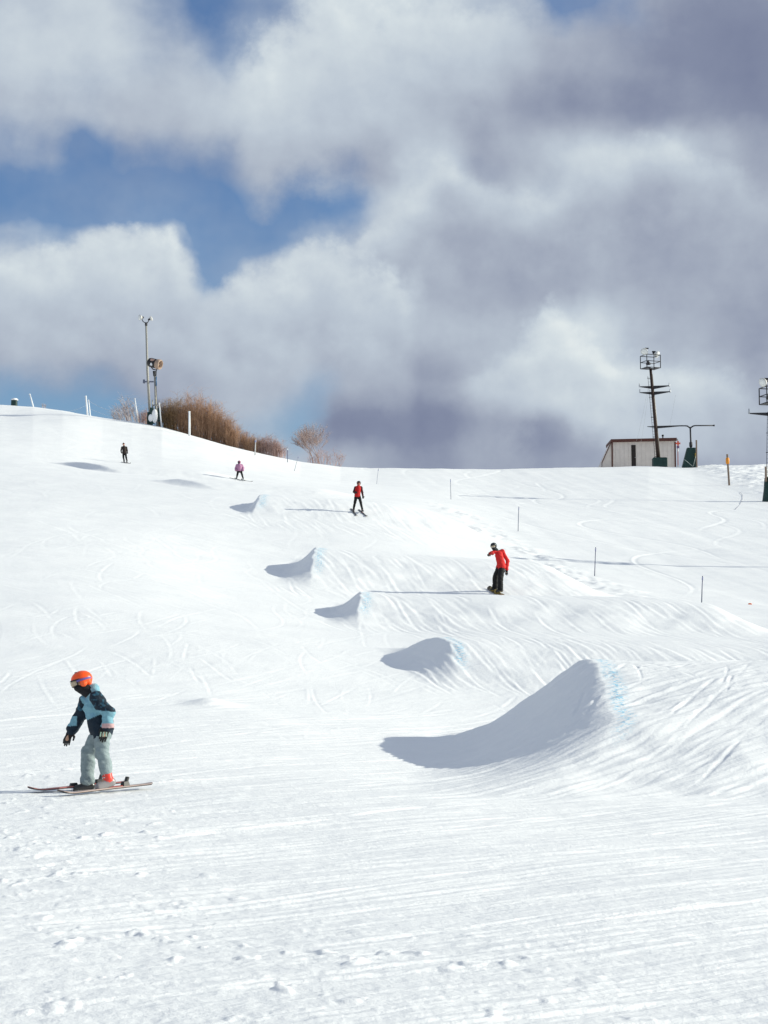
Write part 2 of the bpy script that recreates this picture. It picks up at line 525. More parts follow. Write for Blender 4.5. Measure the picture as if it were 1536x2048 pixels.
def track(x, y, heading, length, curve, w, a, berm, pair=0.0, wave=0.0, wl=6.0):
    st = max(0.018, 0.0016 * y)
    n = int(min(length / st, 900))
    s_ = np.arange(n) * st
    th = heading + curve * s_ + wave * np.sin(s_ / wl * 2 * math.pi + x * 3)
    px = x + np.cumsum(np.cos(th)) * st; py = y + np.cumsum(np.sin(th)) * st
    ok = (py > 6) & (py < 250)
    px, py, th = px[ok], py[ok], th[ok]
    kx = 4 if y > 18 else 6
    ky = 7 if y < 14 else 5 if y < 24 else 3
    stamp(px, py, w, a, berm, kx, ky)
    if pair:
        stamp(px - np.sin(th) * pair, py + np.cos(th) * pair, w, a, berm, kx, ky)


U_ = lambda a, b: rng.uniform(a, b)
for k in range(520):        # foreground, sweeping away to the right
    y = 7.5 + 24 * rng.random() ** 0.8; x = U_(-0.24, 0.24) * y
    hd_ = 0.48 + 0.37 * min(1, max(0, (y - 9) / 13))
    track(x, y, hd_ + U_(-.16, .16), U_(1.5, 9), U_(-0.01, 0.04), U_(0.012, 0.035), U_(0.002, 0.009), U_(0.002, 0.009), pair=(U_(.15, .3) if rng.random() < .4 else 0))
for k in range(14):         # a few bold ones
    y = U_(10, 30); x = U_(-0.24, 0.15) * y
    track(x, y, U_(0.5, 0.95), U_(3, 8), U_(-0.02, 0.04), U_(0.02, 0.04), U_(0.006, 0.014), U_(0.008, 0.020))
for k in range(26):         # up the shaded take-off
    track(U_(0.2, 2.4), U_(24.5, 29.5), U_(.15, .55), U_(1, 3), U_(-.02, .05), U_(.015, .03), U_(.006, .022), U_(.005, .018))
for k in range(120):        # face of the near jump
    x = U_(0.6, 8.8); y = U_(20, 28.5)
    track(x, y, U_(0.60, 1.05) + 0.065 * (y - 22) + (U_(-.5, .35) if k % 5 == 0 and x > 4 else 0), U_(1, 7), U_(-0.03, 0.09), U_(0.010, 0.028), .002 + .013 * rng.random() ** 2, .002 + .011 * rng.random() ** 2, pair=(U_(.2, .35) if rng.random() < .25 else 0))
for k in range(300):        # between the near jump and the second one, left part
    y = U_(26, 50); x = U_(-0.21, 0.12) * y
    track(x, y, U_(0.3, 1.9), U_(2, 7), U_(-0.06, 0.06), U_(0.02, 0.04), U_(0.0015, 0.0045), U_(0.0015, 0.004))
for k in range(800):        # down the faces of the middle jumps
    yc, wf = [(45.5, 5), (61.5, 8), (80, 12), (112, 14)][rng.integers(4)]
    y = yc - wf * U_(0.1, 1.15)
    x = U_({45.5: 1.0, 61.5: -1.0, 80: -3.0, 112: -7}[yc], {45.5: 11, 61.5: 11, 80: 8, 112: 4}[yc])
    st_ = rng.random() ** 2
    track(x, y, U_(1.70, 1.88), U_(1.0, wf * 0.7), U_(-0.02, 0.02), 0.02, .002 + .010 * st_, .002 + .008 * st_, wave=U_(0, 0.03), wl=U_(2, 6))
for k in range(420):        # the wide slope on the left
    y = U_(45, 190); x = U_(-0.21, 0.0) * y
    track(x, y, U_(1.2, 2.6), U_(3, 18), U_(-0.03, 0.03), 0.05, U_(0.0015, 0.005), U_(0.0015, 0.004), wave=U_(0, 0.18), wl=U_(5, 14))
for k in range(30):         # long turns on the groomed run
    y = U_(62, 200); x = 17 - 0.085 * y + U_(0, 22)
    track(x, y, U_(1.4, 2.2), U_(14, 50), U_(-0.02, 0.02), 0.10, U_(0.008, 0.022), U_(0.004, 0.012), wave=U_(0.1, 0.4), wl=U_(28, 60))
Z += T0 + T1 * np.exp(T0 / 0.006)


def ground_z(x, y):
    ci = (x / y * F + CX + 330) / STEP + len(left)
    ci = min(max(ci, 0), NC - 2)
    ri = np.searchsorted(YR, y) - 1
    fr = (y - YR[ri]) / (YR[ri + 1] - YR[ri])
    c0 = int(ci)
    fc = ci - c0
    if c0 < len(left) or c0 > len(left) + len(fine) - 2:
        c0 = int(np.clip(np.searchsorted(TX, x / y) - 1, 0, NC - 2)); fc = (x / y - TX[c0]) / (TX[c0 + 1] - TX[c0])
    a = Z[ri, c0] * (1 - fc) + Z[ri, c0 + 1] * fc
    b = Z[ri + 1, c0] * (1 - fc) + Z[ri + 1, c0 + 1] * fc
    return float(a * (1 - fr) + b * fr)


def hit(u, v, y0=9.0, y1=330.0):
    """where the line of sight through a photograph pixel meets the snow"""
    r = ray(u, v)
    y = y0
    while y < y1:
        if r[2] * y < ground_z(r[0] * y, y):
            return np.array((r[0] * y, y, ground_z(r[0] * y, y)))
        y *= 1.0015
    y = y1 if y1 < 330 else float(crest_d(u))
    return np.array((r[0] * y, y, ground_z(r[0] * y, y)))


def on_ground(u, y):
    x = (u - CX) / F * y
    return np.array((x, y, ground_z(x, y)))


# ------------------------------------------------------------------ materials
def new_mat(name):
    m = bpy.data.materials.new(name)
    m.use_nodes = True
    m.node_tree.nodes.clear()
    gg = NG(m.node_tree)
    out = gg.n('ShaderNodeOutputMaterial')
    b = gg.n('ShaderNodeBsdfPrincipled')
    gg.link(b.outputs[0], out.inputs[0])
    return m, gg, b


def simple(name, col, rough=0.6, metal=0.0, var=0.25, scale=6.0, bump=0.0, bscale=40.0, spec=0.4, attr=False):
    m, gg, b = new_mat(name)
    tcn = gg.n('ShaderNodeTexCoord')
    nz = gg.noise(tcn.outputs['Object'], scale, 4, 0.6)
    if attr:
        at = gg.n('ShaderNodeAttribute'); at.attribute_name = 'Col'
        c = at.outputs['Color']
    else:
        c = (*col, 1)
    k = gg.mapr(nz, 0.25, 0.75, 1 - var, 1 + var * 0.6, smooth=False)
    kc = gg.comb(k, k, k)
    cc = gg.mix(1.0, c, kc, blend='MULTIPLY')
    gg.link(cc, b.inputs['Base Color'])
    b.inputs['Roughness'].default_value = rough
    b.inputs['Metallic'].default_value = metal
    b.inputs['Specular IOR Level'].default_value = spec
    if bump:
        bn = gg.n('ShaderNodeBump'); bn.inputs['Strength'].default_value = bump; bn.inputs['Distance'].default_value = 0.02
        gg.link(gg.noise(tcn.outputs['Object'], bscale, 4, 0.6), bn.inputs['Height'])
        gg.link(bn.outputs[0], b.inputs['Normal'])
    return m


def snow_mat():
    m, gg, b = new_mat("snow")
    geo = gg.n('ShaderNodeNewGeometry')
    pos = geo.outputs['Position']
    at = gg.n('ShaderNodeAttribute'); at.attribute_name = 'dye'
    n1 = gg.noise(pos, 0.5, 4, 0.6)
    base = gg.mix(gg.mapr(n1, 0.3, 0.7), (0.868, 0.870, 0.870, 1), (0.91, 0.908, 0.902, 1))
    dn = gg.noise(pos, 16.0, 4, 0.7)
    df = gg.m('MULTIPLY', at.outputs['Fac'], gg.mapr(dn, 0.49, 0.58))
    base = gg.mix(gg.m('MULTIPLY', df, 0.85), base, (0.16, 0.58, 0.80, 1))
    gg.link(base, b.inputs['Base Color'])
    b.inputs['Roughness'].default_value = 0.62
    b.inputs['Specular IOR Level'].default_value = 0.35
    # crust, grain; the coarse ones show at a distance, the fine ones near
    vs = gg.vm('MULTIPLY', pos, (1.0, 0.75, 1.0))
    h1 = gg.noise(vs, 26.0, 6, 0.68)
    h2 = gg.noise(vs, 5.0, 4, 0.6)
    rot = gg.n('ShaderNodeMapping'); rot.inputs['Rotation'].default_value = (0, 0, R(-42))
    gg.link(pos, rot.inputs[0])
    st = gg.noise(gg.vm('MULTIPLY', rot.outputs[0], (0.9, 13.0, 4.0)), 1.0, 4, 0.6)
    hh = gg.m('ADD', gg.m('MULTIPLY', h1, 0.008), gg.m('ADD', gg.m('MULTIPLY', h2, 0.012), gg.m('MULTIPLY', st, 0.016)))
    bn = gg.n('ShaderNodeBump'); bn.inputs['Strength'].default_value = 0.75; bn.inputs['Distance'].default_value = 1.0
    gg.link(hh, bn.inputs['Height'])
    gg.link(bn.outputs[0], b.inputs['Normal'])
    return m


SNOW = snow_mat()


# ------------------------------------------------------------------ objects helpers
def link_obj(name, data, parent=None, mat=None, loc=None):
    o = bpy.data.objects.new(name, data)
    COL.objects.link(o)
    if parent is not None:
        o.parent = parent
    if loc is not None:
        o.location = [float(c) for c in loc]
    if mat is not None:
        for mm in (mat if isinstance(mat, (list, tuple)) else [mat]):
            data.materials.append(mm)
    return o


def tag(o, label=None, cat=None, group=None, kind=None):
    if label: o["label"] = label
    if cat: o["category"] = cat
    if group: o["group"] = group
    if kind: o["kind"] = kind
    return o


def empty(name, loc, label, cat, group=None, rz=0.0):
    o = bpy.data.objects.new(name, None)
    COL.objects.link(o)
    o.empty_display_size = 0.2
    o.location = [float(c) for c in loc]
    o.rotation_euler = (0, 0, rz)
    return tag(o, label, cat, group)


class MB:
    def __init__(s):
        s.v = []; s.f = []; s.sm = []; s.c = []

    def add(s, vs, fs, smooth=False, col=None):
        n = len(s.v)
        s.v += [tuple(float(c) for c in p) for p in vs]
        s.f += [tuple(i + n for i in f) for f in fs]
        s.sm += [smooth] * len(fs)
        s.c += [col or (1, 1, 1)] * len(vs)
        return s

    def tube(s, p0, p1, r0, r1=None, seg=8, cap=True, col=None):
        return s.path([p0, p1], [r0, r0 if r1 is None else r1], seg, cap, col)

    def path(s, pts, rs, seg=8, cap=True, col=None):
        pts = [Vector([float(c) for c in p]) for p in pts]
        if not isinstance(rs, (list, tuple)): rs = [rs] * len(pts)
        vs = []; fs = []
        ref = None
        for i, p in enumerate(pts):
            if i == 0: t = pts[1] - p
            elif i == len(pts) - 1: t = p - pts[i - 1]
            else: t = (pts[i + 1] - pts[i - 1])
            t.normalize()
            if ref is None:
                ref = t.orthogonal().normalized()
            a = (ref - t * ref.dot(t)).normalized(); ref = a
            b = t.cross(a)
            for k in range(seg):
                th = 2 * math.pi * k / seg
                vs.append(p + (a * math.cos(th) + b * math.sin(th)) * rs[i])
        for i in range(len(pts) - 1):
            for k in range(seg):
                k2 = (k + 1) % seg
                fs.append((i * seg + k, i * seg + k2, (i + 1) * seg + k2, (i + 1) * seg + k))
        if cap:
            fs.append(tuple(range(seg))[::-1]); fs.append(tuple((len(pts) - 1) * seg + k for k in range(seg)))
        return s.add(vs, fs, True, col)

    def box(s, c, size, rot=None, bev=0.0, taper=1.0, col=None):
        """box; with bev > 0 its vertical edges are chamfered"""
        hx, hy, hz = [d / 2 for d in size]
        if bev > 0:
            b = bev
            ring = [(hx - b, hy), (-hx + b, hy), (-hx, hy - b), (-hx, -hy + b), (-hx + b, -hy), (hx - b, -hy), (hx, -hy + b), (hx, hy - b)]
        else:
            ring = [(hx, hy), (-hx, hy), (-hx, -hy), (hx, -hy)]
        n = len(ring)
        vs = [(x, y, -hz) for x, y in ring] + [(x * taper, y * taper, hz) for x, y in ring]
        fs = [tuple(range(n))[::-1], tuple(range(n, 2 * n))] + [(i, (i + 1) % n, n + (i + 1) % n, n + i) for i in range(n)]
        M = rot if rot is not None else Matrix.Identity(3)
        c = Vector([float(q) for q in c])
        vs = [M @ Vector(p) + c for p in vs]
        return s.add(vs, fs, False, col)

    def sphere(s, c, r, seg=14, rings=9, rot=None, zmin=-1.0, col=None):
        """ellipsoid; zmin > -1 cuts it off below"""
        r = (r, r, r) if not isinstance(r, (tuple, list)) else r
        M = rot if rot is not None else Matrix.Identity(3)
        c = Vector([float(q) for q in c])
        a1 = math.acos(max(-1, zmin))
        vs = []; fs = []
        for i in range(rings + 1):
            th = a1 * i / rings
            for k in range(seg):
                ph = 2 * math.pi * k / seg
                vs.append(M @ Vector((r[0] * math.sin(th) * math.cos(ph), r[1] * math.sin(th) * math.sin(ph), r[2] * math.cos(th))) + c)
        for i in range(rings):
            for k in range(seg):
                k2 = (k + 1) % seg
                fs.append((i * seg + k, (i + 1) * seg + k, (i + 1) * seg + k2, i * seg + k2))
        fs.append(tuple(rings * seg + k for k in range(seg)))
        return s.add(vs, fs, True, col)

    def lathe(s, prof, c, rot=None, seg=16, col=None, closed=True):
        M = rot if rot is not None else Matrix.Identity(3)
        c = Vector([float(q) for q in c])
        vs = []; fs = []
        for (r, z) in prof:
            for k in range(seg):
                ph = 2 * math.pi * k / seg
                vs.append(M @ Vector((r * math.cos(ph), r * math.sin(ph), z)) + c)
        for i in range(len(prof) - 1):
            for k in range(seg):
                k2 = (k + 1) % seg
                fs.append((i * seg + k, i * seg + k2, (i + 1) * seg + k2, (i + 1) * seg + k))
        if closed:
            fs.append(tuple(range(seg))[::-1]); fs.append(tuple((len(prof) - 1) * seg + k for k in range(seg)))
        return s.add(vs, fs, True, col)

    def mesh(s, name, colors=False):
        me = bpy.data.meshes.new(name)
        me.from_pydata(s.v, [], s.f)
        me.polygons.foreach_set('use_smooth', s.sm)
        if colors:
            ca = me.color_attributes.new('Col', 'FLOAT_COLOR', 'POINT')
            arr = np.ones((len(s.v), 4), np.float32); arr[:, :3] = np.array(s.c)
            ca.data.foreach_set('color', arr.ravel())
        me.update()
        return me

    def build(s, name, mat, parent=None, loc=None, colors=False):
        return link_obj(name, s.mesh(name, colors), parent, mat, loc)


def grid_mesh(name, V, quads, smooth=True):
    me = bpy.data.meshes.new(name)
    me.vertices.add(len(V)); me.vertices.foreach_set('co', np.ascontiguousarray(V, np.float32).ravel())
    n = len(quads)
    me.loops.add(n * 4); me.loops.foreach_set('vertex_index', np.ascontiguousarray(quads, np.int32).ravel())
    me.polygons.add(n)
    me.polygons.foreach_set('loop_start', np.arange(0, n * 4, 4, dtype=np.int32))
    me.polygons.foreach_set('loop_total', np.full(n, 4, np.int32))
    me.polygons.foreach_set('use_smooth', np.full(n, smooth, bool))
    me.update(calc_edges=True)
    return me


# ------------------------------------------------------------------ the snow slope
idx = np.arange(NR * NC).reshape(NR, NC)
quads = np.stack([idx[:-1, :-1], idx[:-1, 1:], idx[1:, 1:], idx[1:, :-1]], -1).reshape(-1, 4)
me = grid_mesh("snow_slope", np.stack([X, Y, Z], -1).reshape(-1, 3), quads)
at = me.attributes.new('dye', 'FLOAT', 'POINT')
at.data.foreach_set('value', DYE.astype(np.float32).ravel())
slope = link_obj("snow_slope", me, None, SNOW)
tag(slope, kind="structure")
b = MB(); b.add([(-4000, -2500, 0), (4000, -2500, 0), (4000, 4000, 0), (-4000, 4000, 0)], [(0, 1, 2, 3)])
tag(b.build("ground", SNOW, loc=(0, 0, -2.3)), kind="structure")
del quads


# ------------------------------------------------------------------ soft bodies: signed distance fields meshed with surface nets
def sdf_mesh(name, prims, vox=0.01, k=0.03, wrinkle=0.0, wscale=14.0, seed=1, recolor=None, clip=None):
    """prims: ('c', a, b, ra, rb, colour) tapered capsule; ('e', centre, radii, M, colour) ellipsoid"""
    lo = np.full(3, 1e9); hi = np.full(3, -1e9)
    for p in prims:
        if p[0] == 'c':
            for q, r in ((p[1], p[3]), (p[2], p[4])):
                lo = np.minimum(lo, np.asarray(q) - r); hi = np.maximum(hi, np.asarray(q) + r)
        else:
            r = max(p[2]); lo = np.minimum(lo, np.asarray(p[1]) - r); hi = np.maximum(hi, np.asarray(p[1]) + r)
    lo -= 3 * vox + k * 0.3; hi += 3 * vox + k * 0.3
    n = np.ceil((hi - lo) / vox).astype(int) + 1
    ax = [lo[i] + np.arange(n[i]) * vox for i in range(3)]
    G = np.stack(np.meshgrid(*ax, indexing='ij'), -1).astype(np.float32)

    def dist(p, pt):
        if p[0] == 'c':
            a = np.asarray(p[1], np.float32); b_ = np.asarray(p[2], np.float32)
            ab = b_ - a
            t = np.clip(((pt - a) @ ab) / max(float(ab @ ab), 1e-9), 0, 1)
            d = np.linalg.norm(pt - (a + t[..., None] * ab), axis=-1)
            return d - (p[3] + (p[4] - p[3]) * t)
        q = pt - np.asarray(p[1], np.float32)
        if p[3] is not None:
            q = q @ np.asarray(p[3], np.float32)       # columns are the axes
        r = np.asarray(p[2], np.float32)
        k0 = np.linalg.norm(q / r, axis=-1); k1 = np.linalg.norm(q / (r * r), axis=-1)
        return k0 * (k0 - 1) / np.maximum(k1, 1e-6)

    D = None
    for p in prims:
        d = dist(p, G)
        if D is None: D = d
        else:
            h = np.clip(0.5 + 0.5 * (D - d) / k, 0, 1)
            D = D * (1 - h) + d * h - k * h * (1 - h)
    if wrinkle:
        w = np.zeros_like(D)
        for o in range(3):
            f = wscale * 1.9**o
            vn = VN(seed * 13 + o)
            w += (vn(G[..., 0] * f + G[..., 2] * f * .6, G[..., 2] * f * 1.6 + G[..., 1] * f * .8) * 0.62**o)
        D = D + wrinkle * w
    if clip is not None:
        D = np.maximum(D, clip(G))
    S = D < 0
    c = [S[i:S.shape[0] - 1 + i, j:S.shape[1] - 1 + j, l:S.shape[2] - 1 + l] for i in (0, 1) for j in (0, 1) for l in (0, 1)]
    cnt = sum(x.astype(np.int8) for x in c)
    act = (cnt > 0) & (cnt < 8)
    ids = np.full(act.shape, -1, np.int64)
    A = np.argwhere(act)
    ids[act] = np.arange(len(A))
    acc_p = np.zeros((len(A), 3)); num = np.zeros(len(A))
    offs = [(i, j, l) for i in (0, 1) for j in (0, 1) for l in (0, 1)]
    for o in offs:
        for axn in range(3):
            if o[axn] == 1: continue
            o2 = list(o); o2[axn] = 1
            i0 = A + np.array(o); i1 = A + np.array(o2)
            d0 = D[i0[:, 0], i0[:, 1], i0[:, 2]]; d1 = D[i1[:, 0], i1[:, 1], i1[:, 2]]
            m_ = (d0 < 0) != (d1 < 0)
            t = np.where(m_, d0 / np.where(m_, d0 - d1, 1), 0)
            pt = i0 + t[:, None] * (i1 - i0)
            acc_p[m_] += pt[m_]; num[m_] += 1
    V = lo + (acc_p / num[:, None]) * vox
    qs = []
    for axn in range(3):
        sl0 = [slice(None)] * 3; sl1 = [slice(None)] * 3
        sl0[axn] = slice(0, -1); sl1[axn] = slice(1, None)
        s0 = S[tuple(sl0)]; s1 = S[tuple(sl1)]
        E = np.argwhere(s0 != s1)
        o1, o2 = [(1, 2), (2, 0), (0, 1)][axn]
        E = E[(E[:, o1] > 0) & (E[:, o2] > 0)]
        flip = s0[E[:, 0], E[:, 1], E[:, 2]]
        def cidx(a_, b_):
            q = E.copy(); q[:, o1] -= a_; q[:, o2] -= b_
            return ids[q[:, 0], q[:, 1], q[:, 2]]
        Qd = np.stack([cidx(1, 1), cidx(0, 1), cidx(0, 0), cidx(1, 0)], -1)
        Qd[~flip] = Qd[~flip][:, ::-1]
        qs.append(Qd)
    Qd = np.concatenate(qs); Qd = Qd[(Qd >= 0).all(1)]
    me = grid_mesh(name, V, Qd)
    Vf = V.astype(np.float32)
    dd = np.stack([dist(p, Vf) for p in prims], -1)
    cols = np.array([p[-1] for p in prims], np.float32)[dd.argmin(-1)]
    if recolor is not None:
        cols = recolor(Vf, cols)
    ca = me.color_attributes.new('Col', 'FLOAT_COLOR', 'POINT')
    arr = np.ones((len(V), 4), np.float32); arr[:, :3] = cols
    ca.data.foreach_set('color', arr.ravel())
    return me


CLOTH = simple("cloth", None, 0.75, var=0.18, scale=30, bump=0.4, bscale=120, attr=True, spec=0.3)
SHELL = simple("hard_shell", None, 0.3, var=0.05, scale=10, attr=True, spec=0.5)
SKINM = simple("skin", None, 0.55, var=0.08, scale=30, attr=True)
GLASS = simple("goggle_lens", (0.42, 0.33, 0.22), 0.12, var=0.05, spec=0.8)
DARKLENS = simple("dark_lens", (0.02, 0.02, 0.03), 0.1, var=0.05, spec=0.8)


def nrm(v):
    v = np.asarray(v, float); return v / (np.linalg.norm(v) + 1e-9)


def glove_prims(wr, tip, side, palm, w, col, col2, curl=0.25):
    """palm and five separate fingers from wrist to finger tip; palm = the way the palm faces"""
    wr = np.asarray(wr, float); tip = np.asarray(tip, float)
    d = tip - wr; L = np.linalg.norm(d); d = d / L
    s = nrm(np.asarray(side) - d * np.dot(side, d))
    n = np.cross(d, s)
    if np.dot(n, palm) < 0: n = -n
    M = np.stack([s, d, n], -1)
    pr = [('c', wr - d * 0.03, wr + d * 0.02, w * 0.42, w * 0.42, col), ('e', wr + d * L * 0.30, (w * 0.52, L * 0.32, w * 0.30), M, col)]
    for k, (o, ln) in enumerate(((-.39, .40), (-.13, .50), (.13, .47), (.38, .36))):
        a = wr + d * L * 0.50 + s * w * o
        m_ = a + d * L * ln * 0.5 + s * w * o * 0.12 + n * L * curl * 0.08
        e = m_ + d * L * ln * 0.5 + n * L * curl * 0.4
        pr += [('c', a, m_, w * 0.135, w * 0.13, col2), ('c', m_, e, w * 0.13, w * 0.11, col2)]
    a = wr + d * L * 0.18 + s * w * 0.40
    m_ = a + s * w * 0.34 + d * L * 0.14 + n * w * 0.10
    e = m_ + d * L * 0.20 + s * w * 0.02 + n * w * 0.12
    pr += [('c', a, m_, w * 0.17, w * 0.145, col), ('c', m_, e, w * 0.145, w * 0.12, col2)]
    return pr


def person(label, anchor, y, J, c, face, H=1.0, vox=0.016, group=None, goggles='lens', mask=None, jacket_recolor=None, pants_recolor=None, hood=False, wr=0.012, sizes=None, cap='helmet', fing=True, boots=True):
    """J: joints as (u, v, dy) in photograph pixels at the distance y, relative to anchor = (u, v) on the snow.
    c: colours. face: direction the face looks (x, y, z)."""
    u0, v0 = anchor[:2]
    loc = anchor[2]
    s = y / F
    q = {k: np.array(((p[0] - u0) * s, p[2], (v0 - p[1]) * s)) for k, p in J.items()}
    root = empty("person", loc, label, "person", group)
    Z_ = {'torso': .15, 'hip': .135, 'ua': .06, 'fa': .048, 'th': .088, 'kn': .068, 'an': .06, 'sleeve': 1.0}
    if sizes: Z_.update(sizes)
    Z_ = {k: (v * H if k != 'sleeve' else v) for k, v in Z_.items()}
    sk = c['skin']
    f = nrm(face)
    up = nrm(q['head'] - q['neck']); up = nrm(np.array((0, 0, 1.0)) * 0.6 + up * 0.4)
    f = nrm(f - up * np.dot(f, up))
    sd = np.cross(f, up)
    HM = np.stack([sd, f, up], -1)
    hr = 0.098 * (0.55 + 0.45 * H) if H < 1 else 0.1
    hd = q['head']
    # --- the body: one continuous skin
    pr = [('e', hd + up * 0.01, (hr * .80, hr * .98, hr * 1.02), HM, sk), ('e', hd - up * hr * .55 + f * hr * .25, (hr * .6, hr * .66, hr * .62), HM, sk),
          ('c', hd + f * hr * .95 + up * hr * .0, hd + f * hr * 1.12 - up * hr * .28, hr * .10, hr * .17, sk),
          ('e', hd + sd * hr * .82 - up * hr * .1, (hr * .12, hr * .22, hr * .32), HM, sk), ('e', hd - sd * hr * .82 - up * hr * .1, (hr * .12, hr * .22, hr * .32), HM, sk),
          ('c', hd - up * hr * .7, q['neck'], hr * .5, hr * .55, sk),
          ('c', q['neck'], q['chest'], hr * .7, Z_['torso'] * .72, sk), ('c', q['chest'], q['pelvis'], Z_['torso'] * .72, Z_['hip'] * .75, sk)]
    for a in 'LR':
        pr += [('c', q['neck'] * .4 + q['sh' + a] * .6, q['sh' + a], Z_['ua'] * .7, Z_['ua'] * .72, sk), ('c', q['sh' + a], q['el' + a], Z_['ua'] * .7, Z_['fa'] * .7, sk), ('c', q['el' + a], q['wr' + a], Z_['fa'] * .68, Z_['fa'] * .5, sk),
               ('c', q['wr' + a], q['wr' + a] * .4 + q['ha' + a] * .6, Z_['fa'] * .5, Z_['fa'] * .4, sk),
               ('c', q['hip' + a], q['kn' + a], Z_['th'] * .75, Z_['kn'] * .7, sk), ('c', q['kn' + a], q['an' + a], Z_['kn'] * .68, Z_['an'] * .55, sk),
               ('c', q['an' + a], q['to' + a], Z_['an'] * .5, Z_['an'] * .38, sk)]
    link_obj("body", sdf_mesh("body", pr, vox, 0.03 * H), root, SKINM)
    # --- jacket
    jc = c['jacket']; js = c.get('sleeve', jc)
    tdir = nrm(q['neck'] - q['pelvis'])
    hem = q['pelvis'] - tdir * c.get('hem', 0.04) * H
    pr = [('c', q['neck'] - tdir * .02, q['chest'], hr * .72, Z_['torso'], jc), ('c', q['chest'], hem, Z_['torso'], Z_['hip'] * 1.12, jc)]
    for a in 'LR':
        hq = hem * .2 + q['hip' + a] * .8
        pr += [('c', hem, hq, Z_['hip'] * 1.05, Z_['th'] * 1.22, jc)]
        pr += [('c', q['neck'] * .45 + q['sh' + a] * .55 - tdir * .02, q['sh' + a], Z_['ua'] * 1.05, Z_['ua'] * 1.08, jc)]
    JM = None
    if hood:
        pr += [('e', hd - f * hr * .12 + up * .01, (hr * 1.12, hr * 1.15, hr * 1.28), HM, c.get('hood', jc)), ('c', hd - up * hr * .8 - f * .03, q['neck'], hr * .85, hr * .9, jc)]
    else:
        pr += [('c', q['neck'] + up * .0, q['neck'] + up * 0.035 * H, hr * .66, hr * .70, c.get('collar', jc))]
    if 'hoodback' in c:
        pr += [('e', q['neck'] - f * hr * .45 + up * .025, (hr * .95, hr * .75, hr * .80), HM, c['hoodback'])]
    for a in 'LR':
        sl = c.get('sleeve' + a, js)
        pr += [('c', q['sh' + a], q['el' + a], Z_['ua'] * 1.12, Z_['fa'] * 1.22, sl), ('c', q['el' + a], q['wr' + a], Z_['fa'] * 1.2, Z_['fa'] * 1.08, c.get('fore' + a, sl))]
    link_obj("jacket", sdf_mesh("jacket", pr, vox, 0.03 * H, wr, 12, 3, jacket_recolor), root, CLOTH)
    # --- trousers
    pc = c['pants']
    pr = [('c', q['pelvis'] - tdir * .04, (q['hipL'] + q['hipR']) / 2, Z_['hip'] * .95, Z_['hip'] * .85, pc)]
    for a in 'LR':
        bt = q['an' + a] + nrm(q['kn' + a] - q['an' + a]) * c.get('cuff' + a, 0.03)
        pr += [('c', q['hip' + a], q['kn' + a], Z_['th'] * 1.1, Z_['kn'] * 1.1, pc), ('c', q['kn' + a], bt, Z_['kn'] * 1.08, Z_['an'] * c.get('flare', 1.15), pc)]
    link_obj("trousers", sdf_mesh("trousers", pr, vox, 0.025 * H, wr, 11, 5, pants_recolor), root, CLOTH)
    # --- boots
    for a in 'LR':
        an, to = q['an' + a], q['to' + a]
        d = nrm(to - an - np.array((0, 0, (to - an)[2])))
        bz = an + np.array((0, 0, -.01))
        bcol = c.get('boot' + a, c['boot'])
        pr = [('c', an + nrm(q['kn' + a] - an) * .15 * H, an, Z_['an'] * .98, Z_['an'] * .90, bcol), ('c', an - d * .05 * H + np.array((0, 0, -.03)), to, Z_['an'] * .80, Z_['an'] * .62, c.get('low' + a, bcol)), ('c', an - d * .06 * H + np.array((0, 0, -.05 * H)), to + np.array((0, 0, -.02)), Z_['an'] * .62, Z_['an'] * .5, c.get('sole', bcol))]
        bo = link_obj("boot", sdf_mesh("boot", pr, min(vox, .012), 0.02), root, SHELL)
        bk = MB()
        for t in (.02, .055):
            p = an + np.array((0, 0, t * H)) + d * Z_['an'] * .8
            bk.box(p, (.06 * H, .02, .012), Matrix.Rotation(math.atan2(d[0], -d[1]) if abs(d[1]) > 1e-6 else 1.57, 3, 'Z'))
        bk.build("buckle", METAL_L, bo)
    # --- gloves, each with five fingers
    for a in 'LR':
        d = nrm(q['ha' + a] - q['wr' + a])
        side = c.get('side' + a, np.cross(d, (0, 1, 0)))
        pr = glove_prims(q['wr' + a], q['ha' + a], np.asarray(side, float), c.get('palm' + a, (0, 1, 0)), 0.092 * (0.4 + .6 * H), c['glove'], c.get('finger', c['glove']))
        link_obj("glove", sdf_mesh("glove", pr, 0.006 if H < 1 else 0.008, 0.006), root, CLOTH)
    # --- headgear
    if cap == 'helmet':
        hc = c['helmet']
        tilt = nrm(up * 1.0 - f * 0.18)
        pr = [('e', hd + up * hr * .34 - f * hr * .06, (hr * 1.12, hr * 1.32, hr * 1.06), HM, hc), ('e', hd + sd * hr * .85 - up * hr * .25 - f * hr * .1, (hr * .26, hr * .38, hr * .40), HM, c.get('pads', hc)), ('e', hd - sd * hr * .85 - up * hr * .25 - f * hr * .1, (hr * .26, hr * .38, hr * .40), HM, c.get('pads', hc)),
              ('e', hd - f * hr * .75 - up * hr * .15, (hr * .85, hr * .42, hr * .6), HM, hc)]
        cl = lambda G: -((G - (hd + f * hr * 0.35 + up * hr * .42)) @ (nrm(up * 1.0 + f * -.55)).astype(np.float32)) - 0.0 if False else None
        def clipf(G):
            p1 = (G - (hd + up * hr * .36)) @ up.astype(np.float32)
            p2 = (G - (hd + f * hr * .30)) @ f.astype(np.float32)
            return np.minimum(-p1, p2)       # keep what is above the brow line or behind the ears
        hm = sdf_mesh("helmet", pr, min(vox, .01), 0.012, clip=clipf)
        ho = link_obj("helmet", hm, root, SHELL)
